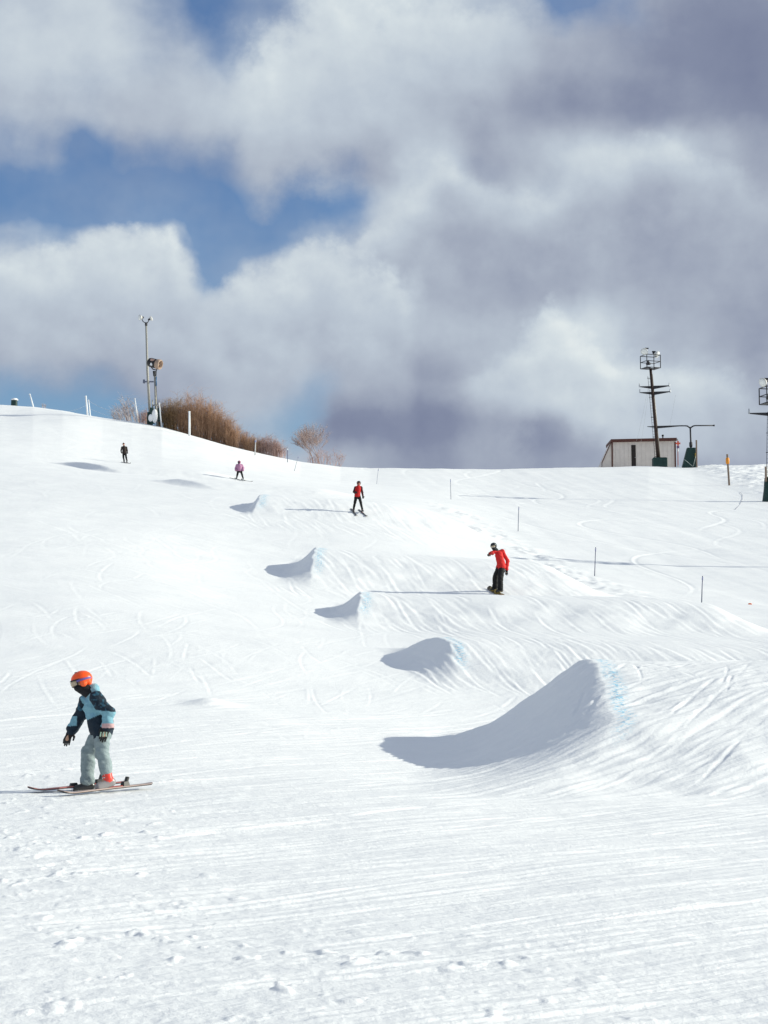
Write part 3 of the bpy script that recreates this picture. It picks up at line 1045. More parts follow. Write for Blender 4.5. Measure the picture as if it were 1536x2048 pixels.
        # rim and vents
        for k in (-1, 1):
            for j in range(3):
                vb = MB()
                p = hd + up * hr * (1.33 - .06 * j) + f * hr * (.45 - .42 * j) + sd * k * hr * .32
                vb.sphere(p, (hr * .05, hr * .15, hr * .04), rot=Matrix([list(r) for r in HM]))
                vb.build("vent", DARKLENS, ho)
        bm = MB()
        pts = [hd + up * hr * .42 + f * hr * (1.32 * math.cos(t)) + sd * hr * 1.12 * math.sin(t) for t in np.linspace(-1.35, 1.35, 13)]
        bm.path(pts, hr * .075, 6)
        bm.build("rim", BLACK, ho)
    elif cap == 'hat':
        pr = [('e', hd + up * hr * .42 - f * hr * .05, (hr * .95, hr * 1.12, hr * .95), HM, c['helmet']), ('c', hd + up * hr * 1.3, hd + up * hr * 1.45, hr * .2, hr * .25, c['helmet'])]
        cut = lambda G: -((G - (hd + up * hr * .25)) @ up.astype(np.float32))
        link_obj("knit_hat", sdf_mesh("knit_hat", pr, .012, .02, .006, 40, clip=cut), root, CLOTH)
    if goggles:
        gb = MB()
        gm = MB()
        cen = hd + up * hr * .06
        # lens: a bulged strip across the eyes
        vs = []; fs = []
        N = 11
        for i in range(N):
            t = -1.05 + 2.1 * i / (N - 1)
            for j, hgt in enumerate((-.36, -.12, .14, .36)):
                rr = 1.22 + (.08 if j in (1, 2) else 0)
                k_ = 1 - .25 * abs(t) ** 3
                vs.append(cen + f * hr * rr * math.cos(t) * 1.02 + sd * hr * .98 * math.sin(t) * 1.0 + up * hr * hgt * k_)
        for i in range(N - 1):
            for j in range(3):
                fs.append((i * 4 + j, (i + 1) * 4 + j, (i + 1) * 4 + j + 1, i * 4 + j + 1))
        gm.add(vs, fs, True)
        ring = [vs[i * 4] for i in range(N)] + [vs[i * 4 + 3] for i in range(N)][::-1]
        gb.path([p for p in ring] + [ring[0]], hr * .085, 6)
        go = gb.build("goggles", c.get('gframe', BLACK), root)
        lens = gm.build("lens", c.get('lens', GLASS), go)
        m_ = lens.modifiers.new("thick", 'SOLIDIFY'); m_.thickness = 0.006
        st = MB()
        pts = [hd + up * hr * (.06 + .11 * (1 - math.cos(t - 1.05)) ) + f * hr * 1.28 * math.cos(t) + sd * hr * 1.16 * math.sin(t) for t in np.linspace(1.05, 2 * math.pi - 1.05, 25)]
        for i in range(len(pts) - 1):
            pass
        vs = []; fs = []
        for p in pts:
            o = nrm(p - hd); o = nrm(o - up * np.dot(o, up))
            r_ = p + o * hr * .06
            vs += [p - up * hr * .13 , r_ - up * hr * .13, r_ + up * hr * .13, p + up * hr * .13]
        for i in range(len(pts) - 1):
            for j in range(4):
                j2 = (j + 1) % 4
                fs.append((i * 4 + j, i * 4 + j2, (i + 1) * 4 + j2, (i + 1) * 4 + j))
        st.add(vs, fs, True)
        st.build("strap", c.get('strap', BLACK), go)
    else:
        for k in (-1, 1):
            MB().sphere(hd + f * hr * .9 + sd * k * hr * .32 + up * hr * .05, hr * .1, 8, 6).build("eye", BLACK, root)
    if mask is not None:
        pr = [('e', hd - up * hr * .52 + f * hr * .30, (hr * .78, hr * .86, hr * .60), HM, mask), ('c', hd - up * hr * .75, q['neck'] + up * .01, hr * .80, hr * .84, mask)]
        cut = lambda G: ((G - (hd - up * hr * .22)) @ up.astype(np.float32))
        link_obj("neck_warmer", sdf_mesh("neck_warmer", pr, .01, .02, .006, 30, clip=cut), root, CLOTH)
    return root, q


METAL_L = simple("light_metal", (0.5, 0.51, 0.53), 0.35, 0.7, 0.2)
BLACK = simple("black_plastic", (0.02, 0.02, 0.022), 0.45, 0, 0.2)


def ski(tail, tip, width, label, cat_mat, top_mat, side=1, thick=0.018, boot_t=0.45, group=None, name="ski", edge=None, up=0.045):
    """a ski from tail to tip lying on the snow, waisted, with an upturned shovel and a binding"""
    tail = np.asarray(tail, float); tip = np.asarray(tip, float)
    c = (tail + tip) / 2
    d = nrm(tip - tail); L = np.linalg.norm(tip - tail)
    s = nrm(np.cross(d, (0, 0, 1))); n = np.cross(s, d)
    root = empty(name, c, label, name, group)
    N = 26
    for part, off0, off1, mat in (("base", 0.0, 0.009, cat_mat), ("deck", 0.009, thick, top_mat)):
        vs = []; fs = []
        for i in range(N + 1):
            t = i / N
            w = width * (0.40 + 0.22 * (2 * t - 1) ** 2)
            if t > .93: w *= math.sqrt(max(0.02, 1 - ((t - .93) / .07) ** 2))
            if t < .04: w *= math.sqrt(max(0.05, 1 - ((.04 - t) / .04) ** 2))
            lift = up * max(0, (t - .84) / .16) ** 1.8 * (L * .12 / .14) + .01 * max(0, (.05 - t) / .05)
            p = tail - c + d * L * t + n * lift
            th = 0.009 + (thick - .004) * (0.45 + 0.45 * (1 - (2 * t - 1) ** 2))
            o1 = off1 if part == "base" else th
            for sx_, oz in ((-1, off0), (1, off0), (1, o1), (-1, o1)):
                vs.append(p + s * w * sx_ + n * oz)
        for i in range(N):
            for j in range(4):
                j2 = (j + 1) % 4
                fs.append((i * 4 + j, i * 4 + j2, (i + 1) * 4 + j2, (i + 1) * 4 + j))
        fs.append((3, 2, 1, 0)); fs.append((N * 4, N * 4 + 1, N * 4 + 2, N * 4 + 3))
        b_ = MB().add(vs, fs, False); b_.build(part, mat, root)
    M = Matrix([list(r) for r in np.stack([d, s, n], -1)])
    bp = tail - c + d * L * boot_t
    b_ = MB()
    bk_ = MB(); bk_.box(bp + n * .036 + d * .15, (.09, .06, .03), M, .01, .8); bk_.build("toe_piece", BLACK, root)
    bk_ = MB(); bk_.box(bp + n * .044 - d * .16, (.10, .065, .045), M, .01, .75); bk_.box(bp + n * .085 - d * .185, (.022, .045, .06), M @ Matrix.Rotation(-.4, 3, 'Y')); bk_.build("heel_piece", BLACK, root)
    b_.box(bp + n * .022, (.34, .045, .014), M)
    b_.build("binding", simple_cache("binding_red", (0.35, 0.04, 0.03), 0.4), root)
    return root


_sc = {}


def simple_cache(name, col, rough=0.5, **kw):
    if name not in _sc:
        _sc[name] = simple(name, col, rough, **kw)
    return _sc[name]


# ------------------------------------------------------------------ the child on skis
cg = hit(206, 1584, 15, 30)
yd = cg[1]
NAVY = (0.008, 0.020, 0.035); TEAL = (0.20, 0.40, 0.48); GREY = (0.26, 0.32, 0.33)
def Zc(u, v, dy=0.0):
    """zoomed-view coordinates of the child to photograph pixels"""
    return (u / 4.518, 1300 + v / 4.518, dy)
Jc = dict(head=Zc(728, 305, 0.0), neck=Zc(810, 405, 0.0), chest=Zc(850, 520, 0.0), pelvis=Zc(905, 690, 0.0),
          shL=Zc(880, 450, -0.13), elL=Zc(985, 575, -0.17), wrL=Zc(985, 700, -0.17), haL=Zc(930, 830, -0.20),
          shR=Zc(755, 465, 0.12), elR=Zc(702, 595, 0.16), wrR=Zc(622, 730, 0.15), haR=Zc(560, 875, 0.15),
          hipL=Zc(925, 775, -0.07), knL=Zc(925, 935, -0.09), anL=Zc(985, 1165, -0.10), toL=Zc(908, 1228, -0.17),
          hipR=Zc(885, 775, 0.08), knR=Zc(790, 930, 0.09), anR=Zc(775, 1205, 0.10), toR=Zc(685, 1255, 0.06))


def child_jacket(V, cols):
    slv = (cols[:, 1] < .02) & (cols[:, 0] > .85)
    slf = (cols[:, 0] < .02) & (cols[:, 1] > .85)
    """navy yoke, sleeves' upper part and hem around a blue chest"""
    s = yd / F
    def zc(p):  # local back to zoomed coordinates
        return (p[:, 0] / s + 206) * 4.518, (1584 - p[:, 2] / s - 1300) * 4.518
    u, v = zc(V)
    out = np.tile(np.array(TEAL, np.float32), (len(V), 1))
    nearside = V[:, 1] < -0.02
    hemline = 640 - (u - 800) * 0.42
    navy = (v > hemline)
    # near sleeve
    arm = slv
    up_arm = arm & (v < 555 + (u - 900) * 0.1) & (v > 385)
    navy = np.where(arm, up_arm | (v > 702), navy)
    far = slf
    navy = np.where(far, ~((v > 610) & (v < 700) & (u < 675)), navy)
    out[navy] = NAVY
    pat = VN(77)(u / 16.0, v / 16.0) > 0.18
    out[navy & pat & (v < 560)] = (0.03, 0.10, 0.15)
    bright = (~navy) & (VN(78)(u / 40.0, v / 60.0) > 0.2)
    out[bright] = (0.17, 0.35, 0.46)
    collar = (v < 430) & (u < 860) & ~navy
    out[collar] = (0.27, 0.45, 0.49)
    pink = slv & (v > 672) & (v < 712) & (u > 935)
    out[pink] = (.55, .36, .36)
    return out


PURPLE = simple("purple_strap", (0.14, 0.10, 0.32), 0.6)
cc = dict(skin=(0.5, 0.3, 0.2), jacket=TEAL, pants=GREY, boot=(0.03, 0.03, 0.035), bootL=(0.75, 0.05, 0.03), bootR=(0.05, 0.05, 0.055), sole=(0.25, 0.25, 0.25), glove=(0.02, 0.015, 0.015), finger=(0.03, 0.03, 0.03),
          helmet=(1.0, 0.10, 0.010), pads=(0.9, 0.12, 0.02), strap=PURPLE, gframe=BLACK, hem=0.02, sleeveL=(.9, 0, 0), sleeveR=(0, .9, 0), cuffL=.10, lowL=(.26, .24, .24), lowR=(.03, .03, .03), flare=1.32, hoodback=(0.27, 0.45, 0.49), sideL=(-1, 0, -0.2), palmL=(0, 1, 0), sideR=(1, -0.3, 0), palmR=(1, 1, 0), collar=(0.27, 0.45, 0.49))
child, qc = person("child skier in orange helmet, blue and navy jacket and grey trousers gliding left", (206, 1584, cg), yd, Jc, cc, (-1, -0.22, -0.28), H=0.80, vox=0.0095,
                   mask=(0.012, 0.012, 0.014), jacket_recolor=child_jacket, sizes=dict(torso=.152, hip=.150, ua=.078, fa=.070, th=.108, kn=.083, an=.074), wr=0.02)
# bright bars on the back of the near glove
gbm = MB()
hv = qc['haL'] - qc['wrL']
for k in range(3):
    p = qc['wrL'] + hv * .52 + np.array((-.032 + .03 * k, -.045, 0))
    gbm.box(p, (.014, .008, .05), Matrix.Rotation(.1, 3, 'Y'), .002)
gbm.build("glove_print", simple("green_print", (0.45, 0.6, 0.45), 0.6), child)
SKI_TOP = simple("ski_top", (0.40, 0.30, 0.27), 0.4, var=0.3, scale=4)
SKI_BASE = simple("ski_base", (0.02, 0.02, 0.02), 0.35)
SKI_RED = simple("ski_red", (0.40, 0.14, 0.13), 0.4, var=0.3, scale=5)


def ski_on(u, v, dx, dy, L, *a, lift=0.012, tail=0.0, **k):
    cen = hit(u, v, 15, 300) if not isinstance(u, np.ndarray) else u
    d = nrm((dx, dy, 0)) * L / 2
    p0 = cen - d; p1 = cen + d
    z0, z1, zm = ground_z(p0[0], p0[1]), ground_z(p1[0], p1[1]), ground_z(cen[0], cen[1])
    b0, b1 = z0, z1
    ex = max(0, zm - (z0 + z1) / 2)
    p0[2] = z0 + ex + lift + tail; p1[2] = z1 + ex + lift
    return ski(p0, p1, *a, **k)


def w_at(q_, cpos, off=(0, 0, 0)):
    return np.asarray(cpos) + q_ + np.asarray(off)


fl = w_at(qc['anL'], cg); fr = w_at(qc['anR'], cg)
ski_on(np.array((fl[0] - 0.02, fl[1] - 0.0, 0)), 0, -1, -1.02, 1.26, 0.095, "pale topped ski under the child's red boot, nearer of the child's two", SKI_BASE, SKI_TOP, boot_t=.42, tail=.035, group="skis on the child's feet")
ski_on(np.array((fr[0] - 0.10, fr[1] + 0.03, 0)), 0, -1, -0.75, 1.20, 0.09, "red ski under the child's black boot, farther of the child's two", SKI_BASE, SKI_RED, boot_t=.42, tail=.035, group="skis on the child's feet")

# ------------------------------------------------------------------ the snowboarder
RED = (0.62, 0.02, 0.018); BLK = (0.008, 0.008, 0.009)


def boarder():
    g0 = hit(993, 1187, 50, 75)
    y = g0[1]
    Zb = lambda u, v, dy=0.0: (940 + u / 12.8, 1060 + v / 12.8, dy)
    J = dict(head=Zb(610, 425, -.05), neck=Zb(680, 540, 0), chest=Zb(745, 640, 0), pelvis=Zb(800, 900, .0),
             shL=Zb(640, 555, -.02), elL=Zb(565, 600, -.10), wrL=Zb(512, 615, -.18), haL=Zb(455, 680, -.22),
             shR=Zb(840, 545, .05), elR=Zb(975, 800, .10), wrR=Zb(945, 1010, .0), haR=Zb(935, 1165, -.04),
             hipL=Zb(755, 960, .06), knL=Zb(662, 1190, .12), anL=Zb(650, 1480, .22), toL=Zb(550, 1525, .16),
             hipR=Zb(815, 960, -.02), knR=Zb(780, 1220, -.18), anR=Zb(765, 1535, -.22), toR=Zb(675, 1590, -.27))
    c = dict(skin=(.45, .28, .2), jacket=RED, pants=BLK, boot=(.02, .02, .02), sole=(.25, .2, .08), glove=(.015, .015, .015), helmet=(.012, .012, .014), lens=GLASS, gframe=METAL_L, hem=.07, flare=1.25, foreL=(.3, .012, .01),
             sideL=(0, 0, -1), sideR=(-1, 0, 0))
    r, q = person("snowboarder in bright red jacket, black trousers and black helmet, knees bent", (993, 1187, g0), y, J, c, (-.45, -.85, -.45), vox=.016, mask=(.02, .02, .022),
                  sizes=dict(torso=.138, hip=.138, ua=.064, fa=.054, th=.108, kn=.092, an=.082), wr=.02)
    # the board
    a = g0 + q['toL'] * .5 + q['anL'] * .5; b_ = g0 + q['toR'] * .5 + q['anR'] * .5
    c_ = (a + b_) / 2
    d = nrm((.26, -.96, 0)); L = 1.45
    root = empty("snowboard", c_, "snowboard under the red jacketed rider, dark deck with tan edge", "snowboard")
    p0 = c_ - d * L / 2; p1 = c_ + d * L / 2
    z0 = ground_z(p0[0], p0[1]); z1 = ground_z(p1[0], p1[1]); zc = ground_z(c_[0], c_[1])
    ex = max(0, zc - (z0 + z1) / 2) + .01
    p0[2] = z0 + ex; p1[2] = z1 + ex
    root.location = [float(t) for t in (p0 + p1) / 2]
    cc_ = (p0 + p1) / 2
    dd = nrm(p1 - p0); s = nrm(np.cross(dd, (0, 0, 1))); n = np.cross(s, dd)
    for part, o0, o1, mat in (("base", 0, .006, simple_cache("board_tan", (.20, .13, .07), .4)), ("deck", .006, .016, simple_cache("board_dark", (.03, .025, .02), .35))):
        vs = []; fs = []; N = 24
        for i in range(N + 1):
            t = i / N; e = 2 * t - 1
            w = .125 * (1 + .16 * e * e)
            if abs(e) > .8: w *= math.sqrt(max(.03, 1 - ((abs(e) - .8) / .2) ** 2))
            lift = .09 * max(0, (abs(e) - .76) / .24) ** 1.7
            p = p0 - cc_ + dd * L * t + n * lift
            for sg, oz in ((-1, o0), (1, o0), (1, o1), (-1, o1)):
                vs.append(p + s * w * sg + n * oz)
        for i in range(N):
            for j in range(4):
                fs.append((i * 4 + j, i * 4 + (j + 1) % 4, (i + 1) * 4 + (j + 1) % 4, (i + 1) * 4 + j))
        fs.append((3, 2, 1, 0)); fs.append((N * 4, N * 4 + 1, N * 4 + 2, N * 4 + 3))
        MB().add(vs, fs).build(part, mat, root)
    for k in (-1, 1):
        M = Matrix([list(r_) for r_ in np.stack([s, dd, n], -1)])
        bb_ = MB(); cpt = dd * k * .24 + n * .02
        bb_.box(cpt, (.27, .11, .016), M, .02); bb_.box(cpt + s * .12 + n * .08, (.02, .07, .12), M, .008)
        bb_.path([cpt + s * -.06 - dd * .06 + n * .01, cpt + s * -.07 + n * .12, cpt + s * -.06 + dd * .06 + n * .01], .012, 6)
        bb_.build("binding", simple_cache("binding_yellow", (.28, .20, .04), .5), root)


boarder()


# ------------------------------------------------------------------ three skiers farther up
def skier(label, g0uv, zf, off, jt, c, face, ski_dir, vox, ski_label, ski_mats, span=(50, 250), spread=0.0, **kw):
    g0 = hit(*g0uv, *span)
    y = g0[1]
    J = {k: (off[0] + p[0] / zf, off[1] + p[1] / zf, p[2] if len(p) > 2 else 0.0) for k, p in jt.items()}
    r, q = person(label, (*g0uv, g0), y, J, c, face, vox=vox, **kw)
    for a, dr in zip('LR', ski_dir):
        f_ = g0 + q['an' + a]
        side = "left" if a == 'L' else "right"
        ski_on(np.array((f_[0] + dr[0] * .1, f_[1] + dr[1] * .1, 0)), 0, dr[0], dr[1], 1.6, 0.10, ski_label % side, ski_mats[0], ski_mats[1], boot_t=.45, lift=.01)
    return r


skier("skier in red vest over dark sleeves and black trousers standing with legs apart", (715, 1026), 12.8, (660, 940),
      dict(head=(735, 345, 0), neck=(732, 405, 0), chest=(722, 480, 0), pelvis=(700, 650, 0),
           shL=(650, 450, 0), elL=(608, 560, .05), wrL=(640, 600, -.2), haL=(690, 590, -.33),
           shR=(800, 450, 0), elR=(826, 580, .03), wrR=(842, 670, -.05), haR=(852, 740, -.08),
           hipL=(665, 690, 0), knL=(640, 840, -.08), anL=(600, 1030, 0), toL=(612, 1072, -.2),
           hipR=(745, 690, 0), knR=(788, 840, -.08), anR=(828, 1020, 0), toR=(850, 1062, -.2)),
      dict(skin=(.30, .10, .07), jacket=(.50, .012, .012), sleeve=(.05, .008, .010), pants=BLK, boot=(.015, .015, .017), glove=(.02, .02, .02), helmet=(.03, .008, .010), hem=.0, flare=.95),
      (.1, -1, -.1), ((.22, -1), (.3, -1)), .02, "dark ski on the %s side of the pair under the red vested skier", (SKI_BASE, simple_cache("ski_dark", (.06, .06, .07), .4)), goggles=None, span=(85, 130),
      sizes=dict(th=.085, kn=.066, an=.062, torso=.155, hip=.14))
skier("skier in pink hooded jacket and black trousers with pale boots", (480, 961), 15.36, (430, 900),
      dict(head=(738, 375, 0), neck=(742, 440, 0), chest=(748, 500, 0), pelvis=(752, 600, 0),
           shL=(670, 470, 0), elL=(640, 560, .05), wrL=(640, 620, -.1), haL=(660, 665, -.15),
           shR=(820, 470, 0), elR=(858, 550, .05), wrR=(862, 620, -.1), haR=(850, 665, -.15),
           hipL=(710, 640, 0), knL=(690, 760, -.08), anL=(655, 890, 0), toL=(655, 925, -.2),
           hipR=(790, 640, 0), knR=(832, 760, -.08), anR=(868, 890, 0), toR=(885, 925, -.2)),
      dict(skin=(.5, .3, .22), jacket=(.46, .22, .36), hood=(.40, .08, .19), pants=BLK, boot=(.45, .5, .52), glove=(.35, .12, .2), helmet=(.5, .1, .2), hem=.0, flare=.95, lens=DARKLENS),
      (-.1, -1, -.1), ((.75, -.6), (.8, -.5)), .022, "grey ski on the %s side of the pair under the pink jacketed skier", (SKI_BASE, simple_cache("ski_grey", (.30, .33, .34), .4)), hood=True, cap=None, span=(110, 170),
      sizes=dict(th=.085, kn=.064, an=.062, torso=.20, hip=.17, ua=.085, fa=.08), mask=(.03, .01, .03))
skier("skier in dark brown jacket and black trousers standing highest on the slope", (249, 926), 15.36, (200, 860),
      dict(head=(718, 440, 0), neck=(728, 495, 0), chest=(738, 560, 0), pelvis=(745, 690, 0),
           shL=(665, 530, 0), elL=(640, 620, .08), wrL=(652, 680, -.1), haL=(680, 725, -.2),
           shR=(808, 530, 0), elR=(828, 620, .08), wrR=(838, 690, -.05), haR=(840, 735, -.1),
           hipL=(715, 720, 0), knL=(720, 840, -.08), anL=(742, 960, 0), toL=(742, 985, -.2),
           hipR=(780, 720, 0), knR=(805, 840, -.08), anR=(828, 955, 0), toR=(840, 975, -.2)),
      dict(skin=(.42, .22, .16), jacket=(.028, .018, .016), pants=BLK, boot=(.01, .01, .01), glove=(.02, .015, .015), helmet=(.10, .05, .04), hem=.02, flare=1.0),
      (0, -1, -.1), ((.5, -1), (.5, -1)), .024, "pale ski on the %s side of the pair under the brown jacketed skier", (SKI_BASE, simple_cache("ski_pale", (.55, .52, .52), .4)), goggles=None, cap='hat', span=(140, 200),
      sizes=dict(th=.09, kn=.07, an=.065, torso=.17, hip=.155))

# ------------------------------------------------------------------ stakes, posts
BLUEGREY = simple("stake_paint", (0.07, 0.08, 0.16), 0.5)
PALEGREY = simple("stake_grey", (0.32, 0.34, 0.40), 0.5)
WHITE = simple("white_plastic", (0.78, 0.80, 0.82), 0.5, var=0.08)
WOOD = simple("weathered_wood", (0.26, 0.19, 0.14), 0.8, var=0.35, scale=12)
GREEN = simple("green_pad", (0.010, 0.042, 0.036), 0.6, var=0.35, scale=4, bump=.3, bscale=15)
ORANGE = simple("orange_pad", (0.75, 0.28, 0.02), 0.6, var=0.15)
RUST = simple("rusty_steel", (0.045, 0.026, 0.020), 0.7, 0.2, 0.5, 5)
STEEL = simple("galvanised_steel", (0.36, 0.35, 0.32), 0.5, 0.5, 0.25, 5)
DARKST = simple("dark_steel", (0.03, 0.03, 0.035), 0.55, 0.3, 0.3)


def stake(u0, v0, u1, v1, label, mat, r=0.018, top=None, y=None, group="marker stakes beside the jumps", name="marker_stake"):
    g0 = hit(u0, v0, 60, 250) if y is None else on_ground(u0, y)
    s = g0[1] / F
    tip = np.array(((u1 - u0) * s, 0, (v0 - v1) * s)) if y is None else P(u1, v1, y) - g0
    root = empty(name, g0, label, "stake", group)
    b_ = MB(); b_.path([(0, 0, -.15), tip * .5, tip], [r * 1.1, r, r * .9], 8); b_.sphere(tip, r * 1.2, 8, 5)
    b_.build("pole", mat, root)
    c = MB(); c.tube(tip * .86, tip * .97, r * 1.5, seg=8)
    c.build("reflective_band", top or simple_cache("band", (.25, .27, .45), .4), root)
    return root


stake(1403, 1205, 1406, 1153, "thin dark stake farthest right and lowest of the row", BLUEGREY)
stake(1189, 1152, 1192, 1095, "thin dark stake just above the long upper shadow line, second from the right", BLUEGREY)
stake(1036, 1063, 1038, 1014, "thin dark stake above the red jacketed snowboarder", BLUEGREY)
stake(902, 999, 901, 958, "thin dark stake right of the red vested skier", BLUEGREY)
stake(753, 968, 757, 937, "thin leaning grey stake just right of the red vested skier's head", PALEGREY)
stake(588, 942, 597, 912, "thin leaning pale stake in front of the bare trees", PALEGREY, r=.022)
stake(575, 925, 575, 896, "thin blue stake with white top between thicket and bare trees", BLUEGREY, r=.03, top=WHITE)
stake(510, 911, 511, 880, "slim pale grey post at the right end of the brown bushes", simple_cache("pale_post", (.5, .5, .5), .6), r=.055, name="marker_post")


def post(u0, v0, u1, v1, dia, label, y=None, cap=True, mat=WHITE, name="rope_post"):
    g0 = hit(u0, v0, 120, 260) if y is None else on_ground(u0, y)
    tip = P(u1, v1, g0[1]) - g0
    root = empty(name, g0, label, "post", "white posts on the hilltop")
    r = dia / 2
    b_ = MB(); b_.path([(0, 0, -.3), tip * .98], [r, r], 12); b_.build("post", mat, root)
    c = MB(); c.lathe([(r * 1.12, -.06), (r * 1.12, 0), (r * .8, .03), (r * .1, .04)], tip); c.build("cap", mat, root)
    return root, g0, tip


_, pa, ta = post(62.5, 812, 59.5, 788, .16, "short white post alone near the left edge of the hilltop", y=231)
_, pb, tb = post(170.5, 826, 171.5, 792, .20, "taller thick white post of the close pair on the hilltop", y=222)
_, pc_, tc_ = post(176.5, 826, 177, 800, .14, "shorter thin white post of the close pair on the hilltop", y=224)
_, pd, td = post(273, 840, 269.5, 797, .14, "white post among frosty twigs left of the lamp pole", y=217)
post(376, 869, 378.5, 823, .22, "thick white post standing before the brown bushes", y=204.5)
post(320, 852, 318.5, 806, .13, "thin white post right beside the snow gun's padded base", y=210)


def rope(a, b_, sag, label, r=.012):
    a = np.asarray(a); b_ = np.asarray(b_)
    pts = []
    for i in range(17):
        t = i / 16
        pts.append((a * (1 - t) + b_ * t + np.array((0, 0, -4 * sag * t * (1 - t)))) - a)
    o = MB().path(pts, r, 5).build("rope", simple_cache("rope_white", (.6, .62, .65), .7), loc=a)
    return tag(o, label, "rope", "ropes between hilltop posts")


rope(pc_ + tc_ * .97, pd + td * .45, .55, "thin sagging upper rope running right from the paired white posts", .014)
rope(pc_ + tc_ * .5, pd + td * .15, .30, "thin sagging lower rope running right from the paired white posts", .012)
rope(pb + tb * .55, on_ground(130, 226) + np.array((0, 0, .1)), .12, "short rope dropping left from the paired white posts", .012)

# green padded stub with snow cap at the far left
g0 = on_ground(21.5, 230)
root = empty("padded_hydrant", g0, "small green pad capped with snow at the far left of the hilltop", "pad")
b_ = MB(); b_.box((0, 0, .30), (.72, .6, .95), None, .12, .92); b_.build("pad", GREEN, root)
b_ = MB(); b_.sphere((0.03, 0, .72), (.42, .36, .22), zmin=-.2); b_.build("snow_cap", SNOW, root)

# orange topped marker, wooden post
g0 = hit(1458.5, 971, 120, 260); s = g0[1] / F
root = empty("marker_post", g0, "wooden post wearing a bright orange pad on the right", "post")
tp = np.array((-3.1 * s, 0, 60 * s))
b_ = MB(); b_.box(tp / 2, (.17, .17, float(tp[2]) + .3), Matrix.Rotation(math.atan2(tp[0], tp[2]), 3, 'Y'), .02); b_.build("post", WOOD, root)
b_ = MB(); b_.lathe([(.10, -.33), (.17, -.28), (.19, 0), (.17, .24), (.10, .30)], tp * .83, seg=14); b_.build("pad", ORANGE, root)


# ------------------------------------------------------------------ light towers with maintenance cage
def lamp_head(root, c, aim, r, name="floodlight", lensmat=None, housing_col=DARKST, refl=None):
    aim = Vector(aim).normalized()
    M = aim.to_track_quat('Z', 'Y').to_matrix()
    c = np.asarray(c, float); A = np.array(aim)
    b_ = MB(); b_.lathe([(r * .35, -r * 1.1), (r * .42, -r * .5), (r * .5, -r * .4)], c, M, 14)
    o = b_.build(name, housing_col, root)
    b_ = MB(); b_.lathe([(r * .5, -r * .4), (r * .82, -r * .05), (r, r * .5), (r * .93, r * .5), (r * .90, r * .3)], c, M, 18, closed=False); b_.build("reflector", refl or simple_cache("lamp_white", (.62, .61, .58), .5), o)
    b_ = MB(); b_.sphere(c + A * r * .42, (r * .92, r * .92, r * .35), 16, 6, M, 0.0); b_.build("glass", lensmat or simple_cache("lamp_glass", (.75, .76, .74), .15, spec=.8), o)
    return o


def cage(root, c, w, d, h, rot, mat, name="service_cage"):
    M = Matrix.Rotation(rot, 3, 'Z')
    b_ = MB(); c = Vector([float(t) for t in c])
    cs_ = [(-w / 2, -d / 2), (w / 2, -d / 2), (w / 2, d / 2), (-w / 2, d / 2)]
    r = .05
    for x, y in cs_:
        b_.tube(c + M @ Vector((x, y, 0)), c + M @ Vector((x, y, h)), r, seg=6)
    for z in (0.02, h * .5, h):
        for i in range(4):
            a, e = cs_[i], cs_[(i + 1) % 4]
            b_.tube(c + M @ Vector((a[0], a[1], z)), c + M @ Vector((e[0], e[1], z)), r * .8, seg=6)
    o = b_.build(name, mat, root)
    f_ = MB()
    f_.box(c + M @ Vector((-w * .33, 0, .02)), (w * .3, d, .08), M); f_.box(c + M @ Vector((w * .33, 0, .02)), (w * .3, d, .08), M)
    f_.box(c + M @ Vector((0, 0, .0)), (w * .42, d * .3, .06), M)
    f_.build("floor_grating", DARKST, o)
    return o


def taper_arm(root, p0, p1, h0, h1, mat, th=.12, name="crossarm"):
    """bracket, deep at p0 and thin at p1"""
    p0 = Vector([float(t) for t in p0]); p1 = Vector([float(t) for t in p1])
    d = (p1 - p0).normalized(); s = d.cross(Vector((0, 0, 1))).normalized() * th / 2
    zt = Vector((0, 0, 1))
    vs = []
    for p, h in ((p0, h0), (p1, h1)):
        for sg in (-1, 1):
            vs += [p + s * sg - zt * h * .8, p + s * sg + zt * h * .2]
    fs = [(0, 1, 3, 2), (4, 6, 7, 5), (0, 4, 5, 1), (2, 3, 7, 6), (1, 5, 7, 3), (0, 2, 6, 4)]
    return MB().add(vs, fs).build(name, mat, root)


